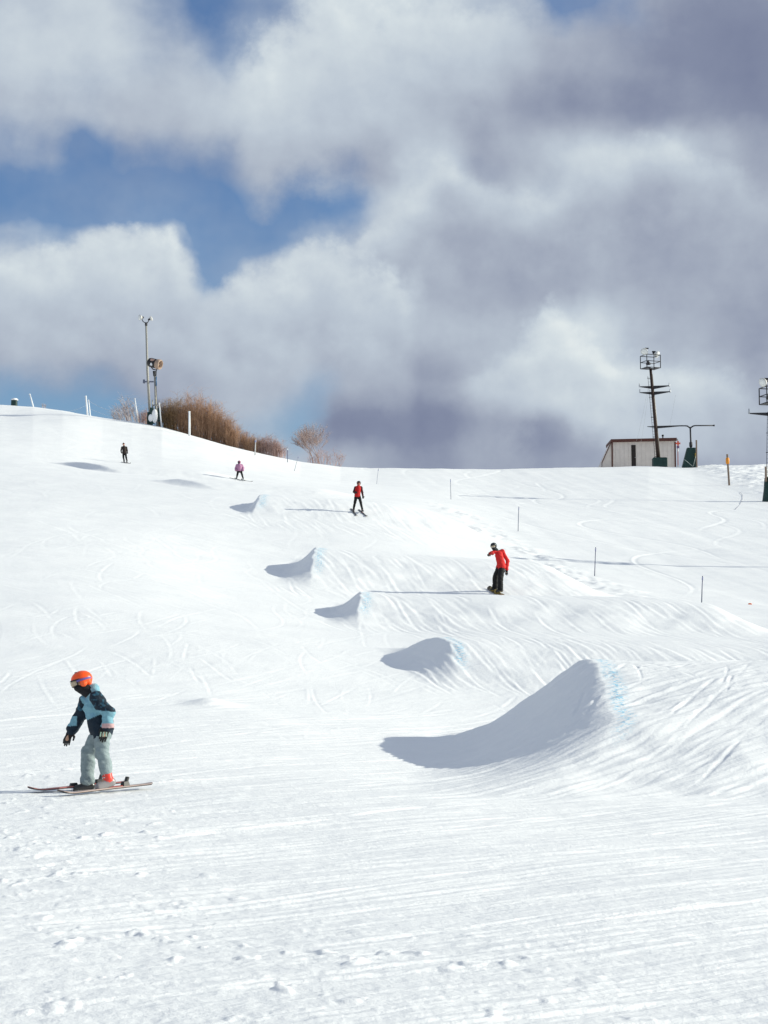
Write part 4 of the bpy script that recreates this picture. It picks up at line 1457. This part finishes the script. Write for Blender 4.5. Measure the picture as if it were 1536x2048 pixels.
def light_tower(g0, lean, H, label, scale, ladder=True, cage_rot=0.35, arms=((.815, -1.0, 1.95), (.755, -1.0, 2.0)), pad='box', lamp_aims=((-.35, -.75, -.6), (.75, -.45, -.5)), group="floodlight towers", rise=0):
    root = empty("light_tower", g0, label, "light tower", group)
    top = np.array((lean, 0, H))
    at_ = lambda t: top * t
    b_ = MB(); b_.path([(0, 0, -.4), at_(.5), at_(1)], [.23 * scale, .19 * scale, .15 * scale], 12); b_.build("pole", RUST, root)
    b_ = MB(); b_.path([np.array((.21, -.03, 0)), at_(.5) + (.18, -.03, 0), at_(.94) + (.15, -.03, 0)], .045, 6); b_.build("conduit", STEEL, root)
    cw, cd, ch = 1.75 * scale, 1.6 * scale, 1.5 * scale
    cg_ = cage(root, top, cw, cd, ch, cage_rot, DARKST)
    M = Matrix.Rotation(cage_rot, 3, 'Z')
    for k, aim in zip((-1, 1), lamp_aims):
        cn = top + np.array(M @ Vector((k * cw / 2, cd / 2 * (1 if k > 0 else -1), ch)))
        b_ = MB(); b_.tube(cn, cn + (0, 0, .62 * scale), .035, seg=6); b_.box(cn + np.array((0, 0, .66 * scale)), (.42, .16, .12)); b_.build("lamp_post", DARKST, root)
        lamp_head(root, cn + np.array((k * .26, -.15, .34 * scale)), aim, .42 * scale)
    lamp_head(root, top + np.array((-.25, 0, ch * .42)), (.1, .3, -1), .30 * scale, lensmat=DARKLENS, refl=DARKST)
    for t, xl, xr in arms:
        p = at_(t)
        taper_arm(root, p, p + np.array((xr, -.15, .10)), .42, .09, DARKST)
        taper_arm(root, p, p + np.array((xl * 1.45, .12, .02)), .34, .07, DARKST)
        for xx, dy_ in ((xl * 1.45, .12), (xr, -.15)):
            ib = MB()
            ib.lathe([(.05, -.14), (.10, -.10), (.05, -.05), (.10, 0), (.05, .05), (.10, .10), (.05, .14), (.05, .30), (.02, .34)], p + np.array((xx, dy_, .08)), seg=8)
            ib.build("insulator", METAL_L, root)
    if ladder:
        b_ = MB(); off = np.array((-.40, -.05, 0))
        b_.path([at_(.03) + off, at_(.92) + off], .022, 5)
        n_ = int(H * .89 / .33)
        for i in range(n_):
            p = at_(.03 + .89 * i / n_)
            b_.tube(p + off, p + np.array((-.12, -.05, 0)), .014, seg=4)
        for t in (.1, .3, .5, .7, .9):
            b_.tube(at_(t) + off + np.array((-.08, 0, 0)), at_(t), .03, seg=5)
        b_.build("ladder", DARKST, root)
    return root


hy = 228.0
tg = on_ground(1322, hy)
s1 = hy / F
T1_ = light_tower(tg, -15 * s1, float((P(1307, 737, hy) - tg)[2]), "tall leaning floodlight tower with cage and ladder before the shed", 1.0)
b_ = MB()
b_.box((0.05, -.1, .42), (1.65, 1.3, 1.0), None, .06); b_.box((.05, -.1, .95), (1.5, 1.15, .06), None, .06)
b_.build("base_pad", GREEN, T1_)
# third arm, near the ground end
zz = float((P(1315, 853, hy) - tg)[2])
p = np.array((-15 * s1 * .42, 0, zz))
taper_arm(T1_, p, p + np.array((3.1, -.2, .10)), .30, .10, DARKST)
taper_arm(T1_, p, p + np.array((-.95, .1, .02)), .20, .05, DARKST)

# second tower at the right edge, its pole just outside the picture
t2 = on_ground(1545, 171.0)
s2 = 171 / F
H2 = float((P(1551, 808, 171) - t2)[2])
T2_ = light_tower(t2, .28, H2, "floodlight tower cut by the right edge, green cone pad round its foot", .95, ladder=True, cage_rot=.25, arms=((.905, -1.35, 1.6),), lamp_aims=((-.75, -.55, -.35), (.6, -.6, -.4)))
b_ = MB(); b_.lathe([(.76, -.3), (.72, .0), (.58, 1.0), (.50, 2.0), (.22, 2.1)], (0, 0, 0), seg=16); b_.build("base_pad", GREEN, T2_)
b_ = MB(); b_.box((-.44, -.4, 2.3), (.17, .12, 1.3), None, .01); b_.build("wooden_stay", WOOD, T2_)
# third tower, outside the frame on the right: only its shadow falls into the picture
t3 = on_ground(2180, 100.5)
light_tower(t3, 0.0, 9.4, "floodlight tower outside the right edge whose long shadow crosses the run", .9, arms=((.8, -1.0, 1.8),))

# ------------------------------------------------------------------ tee shaped lift post beside the tower
ty = 226.0
tgp = on_ground(1381, ty); s3 = ty / F
root = empty("lift_post", tgp, "dark tee shaped lift post with forked bar rising from green wedge pad", "lift post")
LP = lambda u, v, dy=0.0: P(u, v, ty) - tgp + np.array((0, dy, 0))
b_ = MB(); b_.path([LP(1382, 900), LP(1381.5, 880), LP(1380.5, 856)], [.12, .10, .09], 8); b_.build("pole", DARKST, root)
b_ = MB(); b_.lathe([(.14, -.05), (.19, 0), (.19, .45), (.14, .5)], LP(1381.8, 893), seg=10); b_.build("collar", DARKST, root)
b_ = MB(); b_.path([LP(1380.5, 856), LP(1374.5, 852), LP(1370, 851.6), LP(1345, 852)], [.09, .08, .07, .06], 8); b_.path([LP(1380.5, 856), LP(1386.5, 852), LP(1391, 851.2), LP(1427, 851)], [.09, .08, .07, .07], 8)
b_.sphere(LP(1428, 851), .11, 8, 6)
b_.build("crossbar", DARKST, root)
# wedge pad
vs = []
for (ul, ur, v, dd_) in ((1363, 1391, 940, .55), (1374, 1390, 896, .4)):
    for dy in (-dd_, dd_):
        vs += [LP(ul, v, dy), LP(ur, v, dy)]
fs = [(0, 1, 3, 2)[::-1], (4, 5, 7, 6), (0, 4, 5, 1)[::-1], (2, 3, 7, 6)[::-1], (0, 2, 6, 4)[::-1], (1, 5, 7, 3)[::-1]]
MB().add(vs, fs).build("wedge_pad", GREEN, root)
b_ = MB(); b_.tube(LP(1367, 920, -.62), LP(1384, 934, -.62), .03, seg=5); b_.tube(LP(1391, 908, -.62), LP(1385, 934, -.62), .03, seg=5); b_.build("rope_lashing", simple_cache("rope_pale", (.5, .55, .52), .7), root)
b_ = MB(); b_.box(LP(1390.5, 912, -.5), (.22, .1, .55), None, .02); b_.build("yellow_tag", simple_cache("yellow", (.6, .4, .05), .6), root)
g0 = hit(1393.5, 935, 180, 235)
root = empty("wooden_post", g0, "bare wooden post right beside the green wedge pad", "post")
hh = float((P(1393.5, 882, g0[1]) - g0)[2])
b_ = MB(); b_.box((0, 0, hh / 2), (.17, .17, hh + .2), None, .02); b_.build("post", WOOD, root)

# ------------------------------------------------------------------ shed
sy_ = 236.0
gs = P(1287, 932, sy_); gs[2] -= .3
root = empty("shed", gs, "beige shed with brown trim and dark doorway behind the light tower", "shed")
S_ = lambda u, v, dy=0.0: P(u, v, sy_) - gs + np.array((0, dy, 0))
WALL = simple("shed_cladding", (0.70, 0.63, 0.57), 0.75, var=.12, scale=1.5)
TRIM = simple("brown_trim", (0.10, 0.035, 0.025), 0.7, var=.25)
a, b2, top_l, top_r = S_(1222.5, 945), S_(1352, 945), S_(1222.5, 884), S_(1352, 881)
dep = 5.0
Yb = np.array((0, dep, 0))
vs = [a, b2, top_r, top_l, a + Yb, b2 + Yb, top_r + Yb, top_l + Yb]
fs = [(0, 1, 2, 3), (5, 4, 7, 6), (4, 0, 3, 7), (1, 5, 6, 2), (3, 2, 6, 7), (4, 5, 1, 0)]
wb = MB().add(vs, fs)
wb.build("wall", WALL, root)
# thin upright seams of the cladding
sb_ = MB()
for i in range(1, 15):
    u = 1222.5 + i * (1352 - 1222.5) / 15
    if 1260 < u < 1275: continue
    p0 = S_(u, 934, -.02); p1 = S_(u, 886, -.02)
    sb_.box((p0 + p1) / 2, (.02, .012, float(p1[2] - p0[2])))
sb_.build("cladding_seams", simple_cache("seam", (.60, .525, .495), .8), root)
# lean-to with sloping roof at the left end
l0, l1 = S_(1203.5, 945), S_(1203.5, 926)
vs = [l0, a, top_l, l1, l0 + Yb * .7, a + Yb * .7, top_l + Yb * .7, l1 + Yb * .7]
fs = [(0, 1, 2, 3), (5, 4, 7, 6), (4, 0, 3, 7), (3, 2, 6, 7)]
MB().add([v_ + np.array((0, .06, 0)) for v_ in vs], fs).build("lean_to", WALL, root)
b_ = MB()
b_.tube(l1 + (0, -.03, .02), top_l + (0, -.03, .05), .07, seg=4); b_.tube(l0 + (0, -.03, 0), l1 + (0, -.03, 0), .04, seg=4)
b_.build("lean_to_trim", TRIM, root)
m0 = (top_l + top_r) / 2
b_ = MB(); b_.box(m0 + np.array((0, dep / 2 - .1, .12)), (float(top_r[0] - top_l[0]) + .12, dep + .5, .34), Matrix.Rotation(-math.atan2(float(top_r[2] - top_l[2]), float(top_r[0] - top_l[0])), 3, 'Y'))
b_.build("roof", TRIM, root)
for u in (1224.3, 1350.5):
    b_ = MB(); p0 = S_(u, 945, -.05); p1 = S_(u, 884, -.05); b_.box((p0 + p1) / 2, (.17, .08, float(p1[2] - p0[2]))); b_.build("corner_trim", TRIM, root)
b_ = MB(); p0 = S_(1267.5, 940, -.03); p1 = S_(1267, 890, -.03); b_.box((p0 + p1) / 2, (.52, .05, float(p1[2] - p0[2])), Matrix.Rotation(-.01, 3, 'Y')); door = b_.build("door", simple_cache("dark_door", (.02, .014, .012), .7), root)
b_ = MB(); b_.sphere(S_(1270.3, 915, -.08), .05, 8, 6); b_.build("handle", METAL_L, door)
b_ = MB(); b_.lathe([(.07, -.2), (.07, .5), (.14, .5), (.14, .65), (.05, .7)], m0 + np.array((2.5, 1.5, .3)), seg=10); b_.build("vent_pipe", DARKST, root)

# first-aid sign on its pole in front of the shed's right corner
fy = 232.0
gf = on_ground(1356, fy)
root = empty("sign_post", gf, "small red cross sign on a slim pole at the shed's right corner", "sign")
Q_ = lambda u, v, dy=0.0: P(u, v, fy) - gf + np.array((0, dy, 0))
b_ = MB(); b_.tube(Q_(1356, 940), Q_(1355.5, 878), .06, seg=8); b_.build("pole", STEEL, root)
cr_ = Q_(1355.8, 887, -.1)
b_ = MB(); b_.box(cr_, (.55, .04, .19)); b_.box(cr_ + np.array((0, -.006, 0)), (.19, .04, .55)); b_.build("red_cross", simple_cache("sign_red", (.75, .12, .06), .5), root)
b_ = MB(); b_.box(Q_(1355.8, 894.5, -.12), (.32, .08, .28), None, .05); b_.build("lamp_box", simple_cache("box_violet", (.18, .10, .2), .5), root)
b_ = MB(); b_.box(Q_(1355.7, 917, -.12), (.10, .06, 1.6), None, .01); b_.build("red_stripe", simple_cache("faded_red", (.45, .16, .14), .6), root)


# wires from the tower arms
def wire(a, b_, sag, label, r=.010):
    a = np.asarray(a); b_ = np.asarray(b_)
    pts = [(a * (1 - t) + b_ * t + np.array((0, 0, -4 * sag * t * (1 - t)))) - a for t in np.linspace(0, 1, 13)]
    o = MB().path(pts, r, 4).build("wire", simple_cache("wire_grey", (.45, .47, .47), .6), loc=a)
    return tag(o, label, "wire", "wires strung from the light tower")


wire(P(1295.5, 778, hy), P(1273, 882, 234), .3, "thin wire from the tower's upper left arm down to the shed roof")
wire(P(1351, 790, hy), P(1337, 862, 234), .2, "thin wire from the tower's right arm down to the shed roof")
wire(P(1296, 790, hy), P(1282, 884, 233.5), .3, "thin wire from the tower's lower left arm down to the shed roof")

# loose cable and a small orange marker lying on the groomed run
pts = []
for (u, v) in ((1480, 985), (1485, 990), (1485.5, 998), (1481, 1008), (1474, 1016), (1470, 1020)):
    pts.append(hit(u, v, 140, 230) + np.array((0, 0, .03)))
c0 = pts[0].copy()
tag(MB().path([q_ - c0 for q_ in pts], .012, 6).build("cable", simple_cache("cable_dark", (.3, .3, .36), .6), loc=c0), "dark loose cable curling on the snow near the right edge", "cable")
g0 = hit(1500, 1209, 65, 130)
b_ = MB(); b_.box((0, 0, .02), (.15, .10, .06), None, .02, .7)
tag(b_.build("marker_block", simple_cache("marker_red", (.8, .2, .08), .6), loc=g0), "tiny orange marker lying on the snow near the right edge", "marker")

# ------------------------------------------------------------------ lamp pole and snow gun on the left hilltop
ly = 212.0
lg = on_ground(297.5, ly)
root = empty("lamp_pole", lg, "tall slim grey lamp pole with two lamps beside the snow gun", "lamp pole")
Lq = lambda u, v, dy=0.0: P(u, v, ly) - lg + np.array((0, dy, 0))
b_ = MB(); b_.path([(0, 0, -.3), Lq(295, 745), Lq(292.3, 650)], [.15, .13, .10], 12); b_.build("pole", simple("pole_grey", (0.34, 0.33, 0.30), .6, .2, .2, 3), root)
b_ = MB(); b_.lathe([(.12, -.1), (.14, 0), (.14, .25), (.06, .3)], Lq(292.3, 650), seg=10); b_.build("pole_cap", DARKST, root)
b_ = MB(); b_.path([Lq(292.3, 647), Lq(290, 645.5), Lq(286, 643), Lq(283.5, 637)], .045, 6); b_.path([Lq(292.3, 647), Lq(295, 645.5), Lq(297.5, 641), Lq(299, 638)], .045, 6); b_.build("bracket", DARKST, root)
lamp_head(root, Lq(281.5, 635), (-.7, -.5, -.1), .30)
lamp_head(root, Lq(301, 637.5), (.75, .3, .45), .26)
b_ = MB(); b_.box(Lq(297, 763.5), (1.15, .14, .14)); b_.box(Lq(288, 763), (.2, .3, .4)); b_.build("side_bracket", simple_cache("bracket_blue", (.13, .15, .22), .5), root)
b_ = MB(); b_.box((-.05, -.3, .55), (.62, .45, 1.5), Matrix.Rotation(.03, 3, 'Y'), .08); b_.build("base_pad", GREEN, root)

gy = 211.0
gg_ = on_ground(312, gy)
root = empty("snow_gun", gg_, "barrel shaped snow gun raised on a slim tower beside the lamp pole", "snow gun")
Gq = lambda u, v, dy=0.0: P(u, v, gy) - gg_ + np.array((0, dy, 0))
b_ = MB(); b_.path([(0, 0, -.3), Gq(311.5, 810), Gq(309, 742)], [.12, .11, .09], 10); b_.build("mast", STEEL, root)
b_ = MB(); b_.path([Gq(314.5, 812, -.1), Gq(312, 760, -.1), Gq(313.5, 738, -.1)], .035, 6); b_.build("hose", DARKST, root)
b_ = MB(); b_.tube(Gq(312.8, 772, -.15), Gq(312.5, 754, -.15), .07, seg=8); b_.build("hydraulic_cylinder", simple_cache("hydraulic_blue", (.02, .10, .22), .4), root)
ca = Gq(297.5, 724, 0); cbp = Gq(322.5, 731.5, -.55)
dirb = Vector([float(t) for t in (cbp - ca)]); Lb = dirb.length; Mb = dirb.normalized().to_track_quat('Z', 'Y').to_matrix()
b_ = MB(); b_.lathe([(.30, 0), (.44, .05), (.50, .25), (.50, Lb * .62), (.47, Lb * .66)], ca, Mb, 20); brl = b_.build("barrel", simple_cache("gun_black", (.015, .013, .014), .45), root)
b_ = MB(); b_.lathe([(.50, Lb * .66), (.54, Lb * .70), (.55, Lb * .95), (.49, Lb), (.43, Lb * .97), (.36, Lb * .75)], ca, Mb, 20, closed=False); b_.lathe([(.01, Lb * .70), (.15, Lb * .8), (.37, Lb * .76)], ca, Mb, 16, closed=False)
b_.build("nozzle_ring", simple_cache("gun_beige", (.38, .27, .20), .5), brl)
b_ = MB(); b_.box(Gq(306, 722, -.60), (.42, .2, .24), Matrix.Rotation(.3, 3, 'Y'), .04); b_.build("motor_box", simple_cache("gun_tan", (.42, .27, .22), .5), brl)
b_ = MB(); b_.box(Gq(304, 730.5, -.62), (.26, .15, .26), Matrix.Rotation(.3, 3, 'Y'), .04); b_.build("control_box", WHITE, brl)
b_ = MB(); b_.path([Gq(303, 735, -.2), Gq(306, 739, -.2), Gq(314, 741, -.2), Gq(315, 735, -.2)], .06, 6); b_.path([Gq(307, 742), Gq(308, 752), Gq(310, 752), Gq(310.5, 742)], .09, 6); b_.build("fork_mount", DARKST, root)
for (u0, u1, v0, v1, dy) in ((302, 309.5, 817, 849, -.6), (316.5, 322, 817, 844, -.3)):
    b_ = MB(); p0 = Gq(u0, v1, dy); p1 = Gq(u1, v0, dy); b_.box((p0 + p1) / 2, (abs(float(p1[0] - p0[0])), .35, abs(float(p1[2] - p0[2]))), Matrix.Rotation(-.06, 3, 'Y'), .06); b_.build("base_pad", GREEN, root)
b_ = MB(); b_.path([Gq(305, 813, -.3), Gq(309, 811, -.3), Gq(317, 812, -.3)], .08, 6); b_.tube(Gq(305.5, 800, -.2), Gq(305.5, 818, -.2), .07, seg=6); b_.build("valve", STEEL, root)
b_ = MB(); b_.sphere(Gq(311, 834, -.75), (.34, .2, .75), 10, 8); b_.sphere(Gq(303, 838, -.8), (.25, .18, .4), 10, 8); b_.build("plastered_snow", SNOW, root)


# ------------------------------------------------------------------ bushes and bare trees
def twig_mat(name, col, col2):
    m, gg, b = new_mat(name)
    oi = gg.n('ShaderNodeTexCoord')
    nz = gg.noise(oi.outputs['Object'], 2.2, 4, 0.7)
    at = gg.n('ShaderNodeAttribute'); at.attribute_name = 'Col'
    c = gg.mix(gg.mapr(nz, .35, .65), (*col, 1), (*col2, 1))
    c = gg.mix(1.0, c, at.outputs['Color'], blend='MULTIPLY')
    gg.link(c, b.inputs['Base Color'])
    b.inputs['Roughness'].default_value = 0.8
    b.inputs['Specular IOR Level'].default_value = 0.15
    return m


BR_A = twig_mat("olive_brown_twigs", (0.30, 0.20, 0.11), (0.40, 0.26, 0.14))
BR_B = twig_mat("russet_twigs", (0.50, 0.31, 0.20), (0.38, 0.235, 0.15))
BR_C = twig_mat("purple_brown_twigs", (0.36, 0.23, 0.20), (0.46, 0.32, 0.28))
BR_D = twig_mat("frosted_twigs", (0.55, 0.50, 0.50), (0.38, 0.31, 0.30))
BR_T = twig_mat("grey_brown_bark", (0.33, 0.26, 0.25), (0.42, 0.34, 0.33))


def bush_mesh(name, w, h, d, n, r, seed, lean=0.0):
    rg_ = random.Random(seed)
    V = []; Fc = []; C = []
    def seg3(p0, p1, p2, r0, r2, shade):
        base = len(V)
        for p, rr in ((p0, r0), (p1, (r0 + r2) / 2), (p2, r2)):
            for k in range(3):
                a = 2.094 * k
                V.append((p[0] + rr * math.cos(a), p[1] + rr * math.sin(a), p[2] + rr * 0.3 * math.sin(a * 2)))
                C.append(shade)
        for i in range(2):
            for k in range(3):
                k2 = (k + 1) % 3
                Fc.append((base + i * 3 + k, base + i * 3 + k2, base + i * 3 + 3 + k2, base + i * 3 + 3 + k))
    for i in range(int(n * .6)):
        a = rg_.uniform(0, 2 * math.pi); q = math.sqrt(rg_.random())
        ox, oy = q * math.cos(a), q * math.sin(a)
        bx_, by_ = ox * w * .42, oy * d * .42
        top = (1 - .35 * ox * ox) * (rg_.uniform(.45, .98) if rg_.random() < .93 else rg_.uniform(.98, 1.16))
        ex = ox * w * .5 * rg_.uniform(.75, 1.25) + lean * h; ey = oy * d * .5; ez = h * top * (1 + .13 * math.sin(ox * 7 + seed))
        mx_, my_ = bx_ * .5 + ex * .5 + rg_.gauss(0, .09) * w, by_ * .5 + ey * .5
        p0 = (bx_, by_, -.4); p1 = (mx_, my_, ez * .55); p2 = (ex, ey, ez)
        sh = rg_.uniform(.6, 1.25); shade = (sh, sh, sh)
        bigr = 1.9 if rg_.random() < .12 else 1.0
        seg3(p0, p1, p2, r * 1.3 * bigr, r * .35, shade)
        for k in range(15):
            t = rg_.uniform(.3, 1)
            if t < .5: c0 = [p0[j] + (p1[j] - p0[j]) * t * 2 for j in range(3)]
            else: c0 = [p1[j] + (p2[j] - p1[j]) * (t * 2 - 1) for j in range(3)]
            L = min(h * rg_.uniform(.10, .26), .75)
            dx_, dy_ = rg_.gauss(0, .85), rg_.gauss(0, .7)
            c2 = (c0[0] + dx_ * L, c0[1] + dy_ * L, c0[2] + L * rg_.uniform(.1, .9))
            c1 = tuple((c0[j] + c2[j]) / 2 + rg_.gauss(0, .04) * L for j in range(3))
            sh = rg_.uniform(.6, 1.3)
            seg3(c0, c1, c2, r * .6, r * .25, (sh, sh, sh))
    me = bpy.data.meshes.new(name)
    me.from_pydata(V, [], Fc)
    ca_ = me.color_attributes.new('Col', 'FLOAT_COLOR', 'POINT')
    arr = np.ones((len(V), 4), np.float32); arr[:, :3] = np.array(C)
    ca_.data.foreach_set('color', arr.ravel())
    return me


def skyv(u): return float(np.interp(u, SKY_U, SKY_V))


def bush(u, vtop, wpx, mat, n, r, seed, label, dy=3.0, group="leafless bushes along the hilltop", lean=0.0, name="bush"):
    y = float(crest_d(u)) + dy
    g0 = on_ground(u, y)
    h = float((P(u, vtop, y) - g0)[2])
    w = wpx * 1.35 * y / F
    me = bush_mesh(name, w, h, w * .8, n, r, seed, lean)
    me.materials.append(mat)
    root = bpy.data.objects.new(name, me); COL.objects.link(root)
    root.location = [float(t) for t in g0]
    return tag(root, label, "bush", group)


for i, a in enumerate([
    (328, 800, 34, BR_A, 230, .016, "olive brown bush right behind the snow gun's foot", 3),
    (350, 797, 42, BR_A, 280, .016, "olive brown bush behind and left of the thick white post", 4),
    (375, 795, 44, BR_B, 300, .016, "russet bush directly behind the thick white post", 5),
    (400, 793, 46, BR_B, 330, .016, "tallest russet bush of the hilltop mass, right of the thick white post", 5),
    (425, 806, 44, BR_B, 300, .016, "tall russet bush where the mass begins to drop to the right", 5),
    (446, 829, 40, BR_B, 250, .016, "medium russet bush on the falling right shoulder of the mass", 5),
    (466, 853, 36, BR_B, 210, .016, "low russet bush, the last full one before the thinner thicket", 4),
    (486, 864, 34, BR_C, 150, .018, "thin purple brown bush just left of the slim pale post", 5),
    (503, 872, 30, BR_B, 200, .018, "small mixed bush right behind the slim pale post", 4),
    (522, 872, 26, BR_C, 110, .016, "sparse purple brown shrub, left of three in the thin thicket", 4),
    (538, 868, 28, BR_C, 120, .016, "tallest sparse purple brown shrub of the thin thicket", 4),
    (556, 880, 28, BR_C, 100, .016, "sparse low shrub at the right end of the thin thicket", 4),
]):
    bush(*a[:6], 50 + i, a[6], a[7])
bush(263, 783, 26, BR_D, 34, .030, 91, "pale frosted shrub with airy twigs left of the lamp pole", 3, "frosted shrubs", -.25, "frosted_shrub")
bush(244, 806, 26, BR_D, 50, .024, 92, "small low frosted shrub farthest left on the hilltop", 5, "frosted shrubs", -.3, "frosted_shrub")
bush(284, 818, 20, BR_C, 90, .018, 93, "small dark shrub at the lamp pole's left foot", 3, "frosted shrubs", 0, "frosted_shrub")
bush(82, 806, 7, BR_D, 14, .02, 94, "tiny frosted tuft near the lone white post at left", 1, "frosted shrubs", 0, "frosted_shrub")


def tree(u, vtop, wpx, y, seed, label, fork=.3):
    g0 = on_ground(u, y)
    h = float((P(u, vtop, y) - g0)[2]); w = wpx * y / F
    rg_ = random.Random(seed)
    root = empty("bare_tree", g0, label, "tree", "bare trees behind the ridge")
    tb_ = MB(); cb = MB()
    def grow(p, d, L, r, lv):
        steps = 4
        pts = [p]; q_ = p.copy(); dd_ = d.copy()
        for i in range(steps):
            dd_ = (dd_ + Vector((rg_.gauss(0, .10), rg_.gauss(0, .10), rg_.gauss(.02, .05)))).normalized()
            q_ = q_ + dd_ * L / steps; pts.append(q_.copy())
        r1 = r * .55
        rs = [r + (r1 - r) * i / steps for i in range(steps + 1)]
        (tb_ if lv == 0 else cb).path(pts, rs, 6 if lv == 0 else 4 if lv < 3 else 3, False, (1, 1, 1) if lv < 3 else (1.1, 1.05, 1.0))
        if lv >= 4 or L < .15: return
        nb = {0: 5, 1: 4, 2: 5, 3: 4}[lv]
        for k in range(nb):
            t = rg_.uniform(.3 if lv else .55, 1.0)
            i = min(int(t * steps), steps - 1)
            bp_ = pts[i].lerp(pts[i + 1], t * steps - i)
            az_ = rg_.uniform(0, 2 * math.pi)
            sp = rg_.uniform(.35, .75)
            nd = (dd_ + Vector((math.cos(az_), math.sin(az_), .1)) * sp).normalized()
            grow(bp_, nd, L * rg_.uniform(.6, .85), max(r1 * rg_.uniform(.45, .65), .009), lv + 1)
        grow(pts[-1], dd_, L * .6, r1, lv + 1)
    grow(Vector((0, 0, -.4)), Vector((rg_.uniform(-.06, .06), 0, 1)).normalized(), h * .50, .085, 0)
    tb_.build("trunk", BR_T, root, colors=True)
    cb.build("crown", BR_T, root, colors=True)
    return root


tree(625, 856, 50, 213, 5, "bare branching tree, left of the pair behind the ridge")
tree(641, 858, 50, 216, 11, "bare branching tree, right of the pair behind the ridge")
bush(652, 896, 60, BR_C, 70, .016, 97, "low twiggy undergrowth at the feet of the bare trees", 3.5)
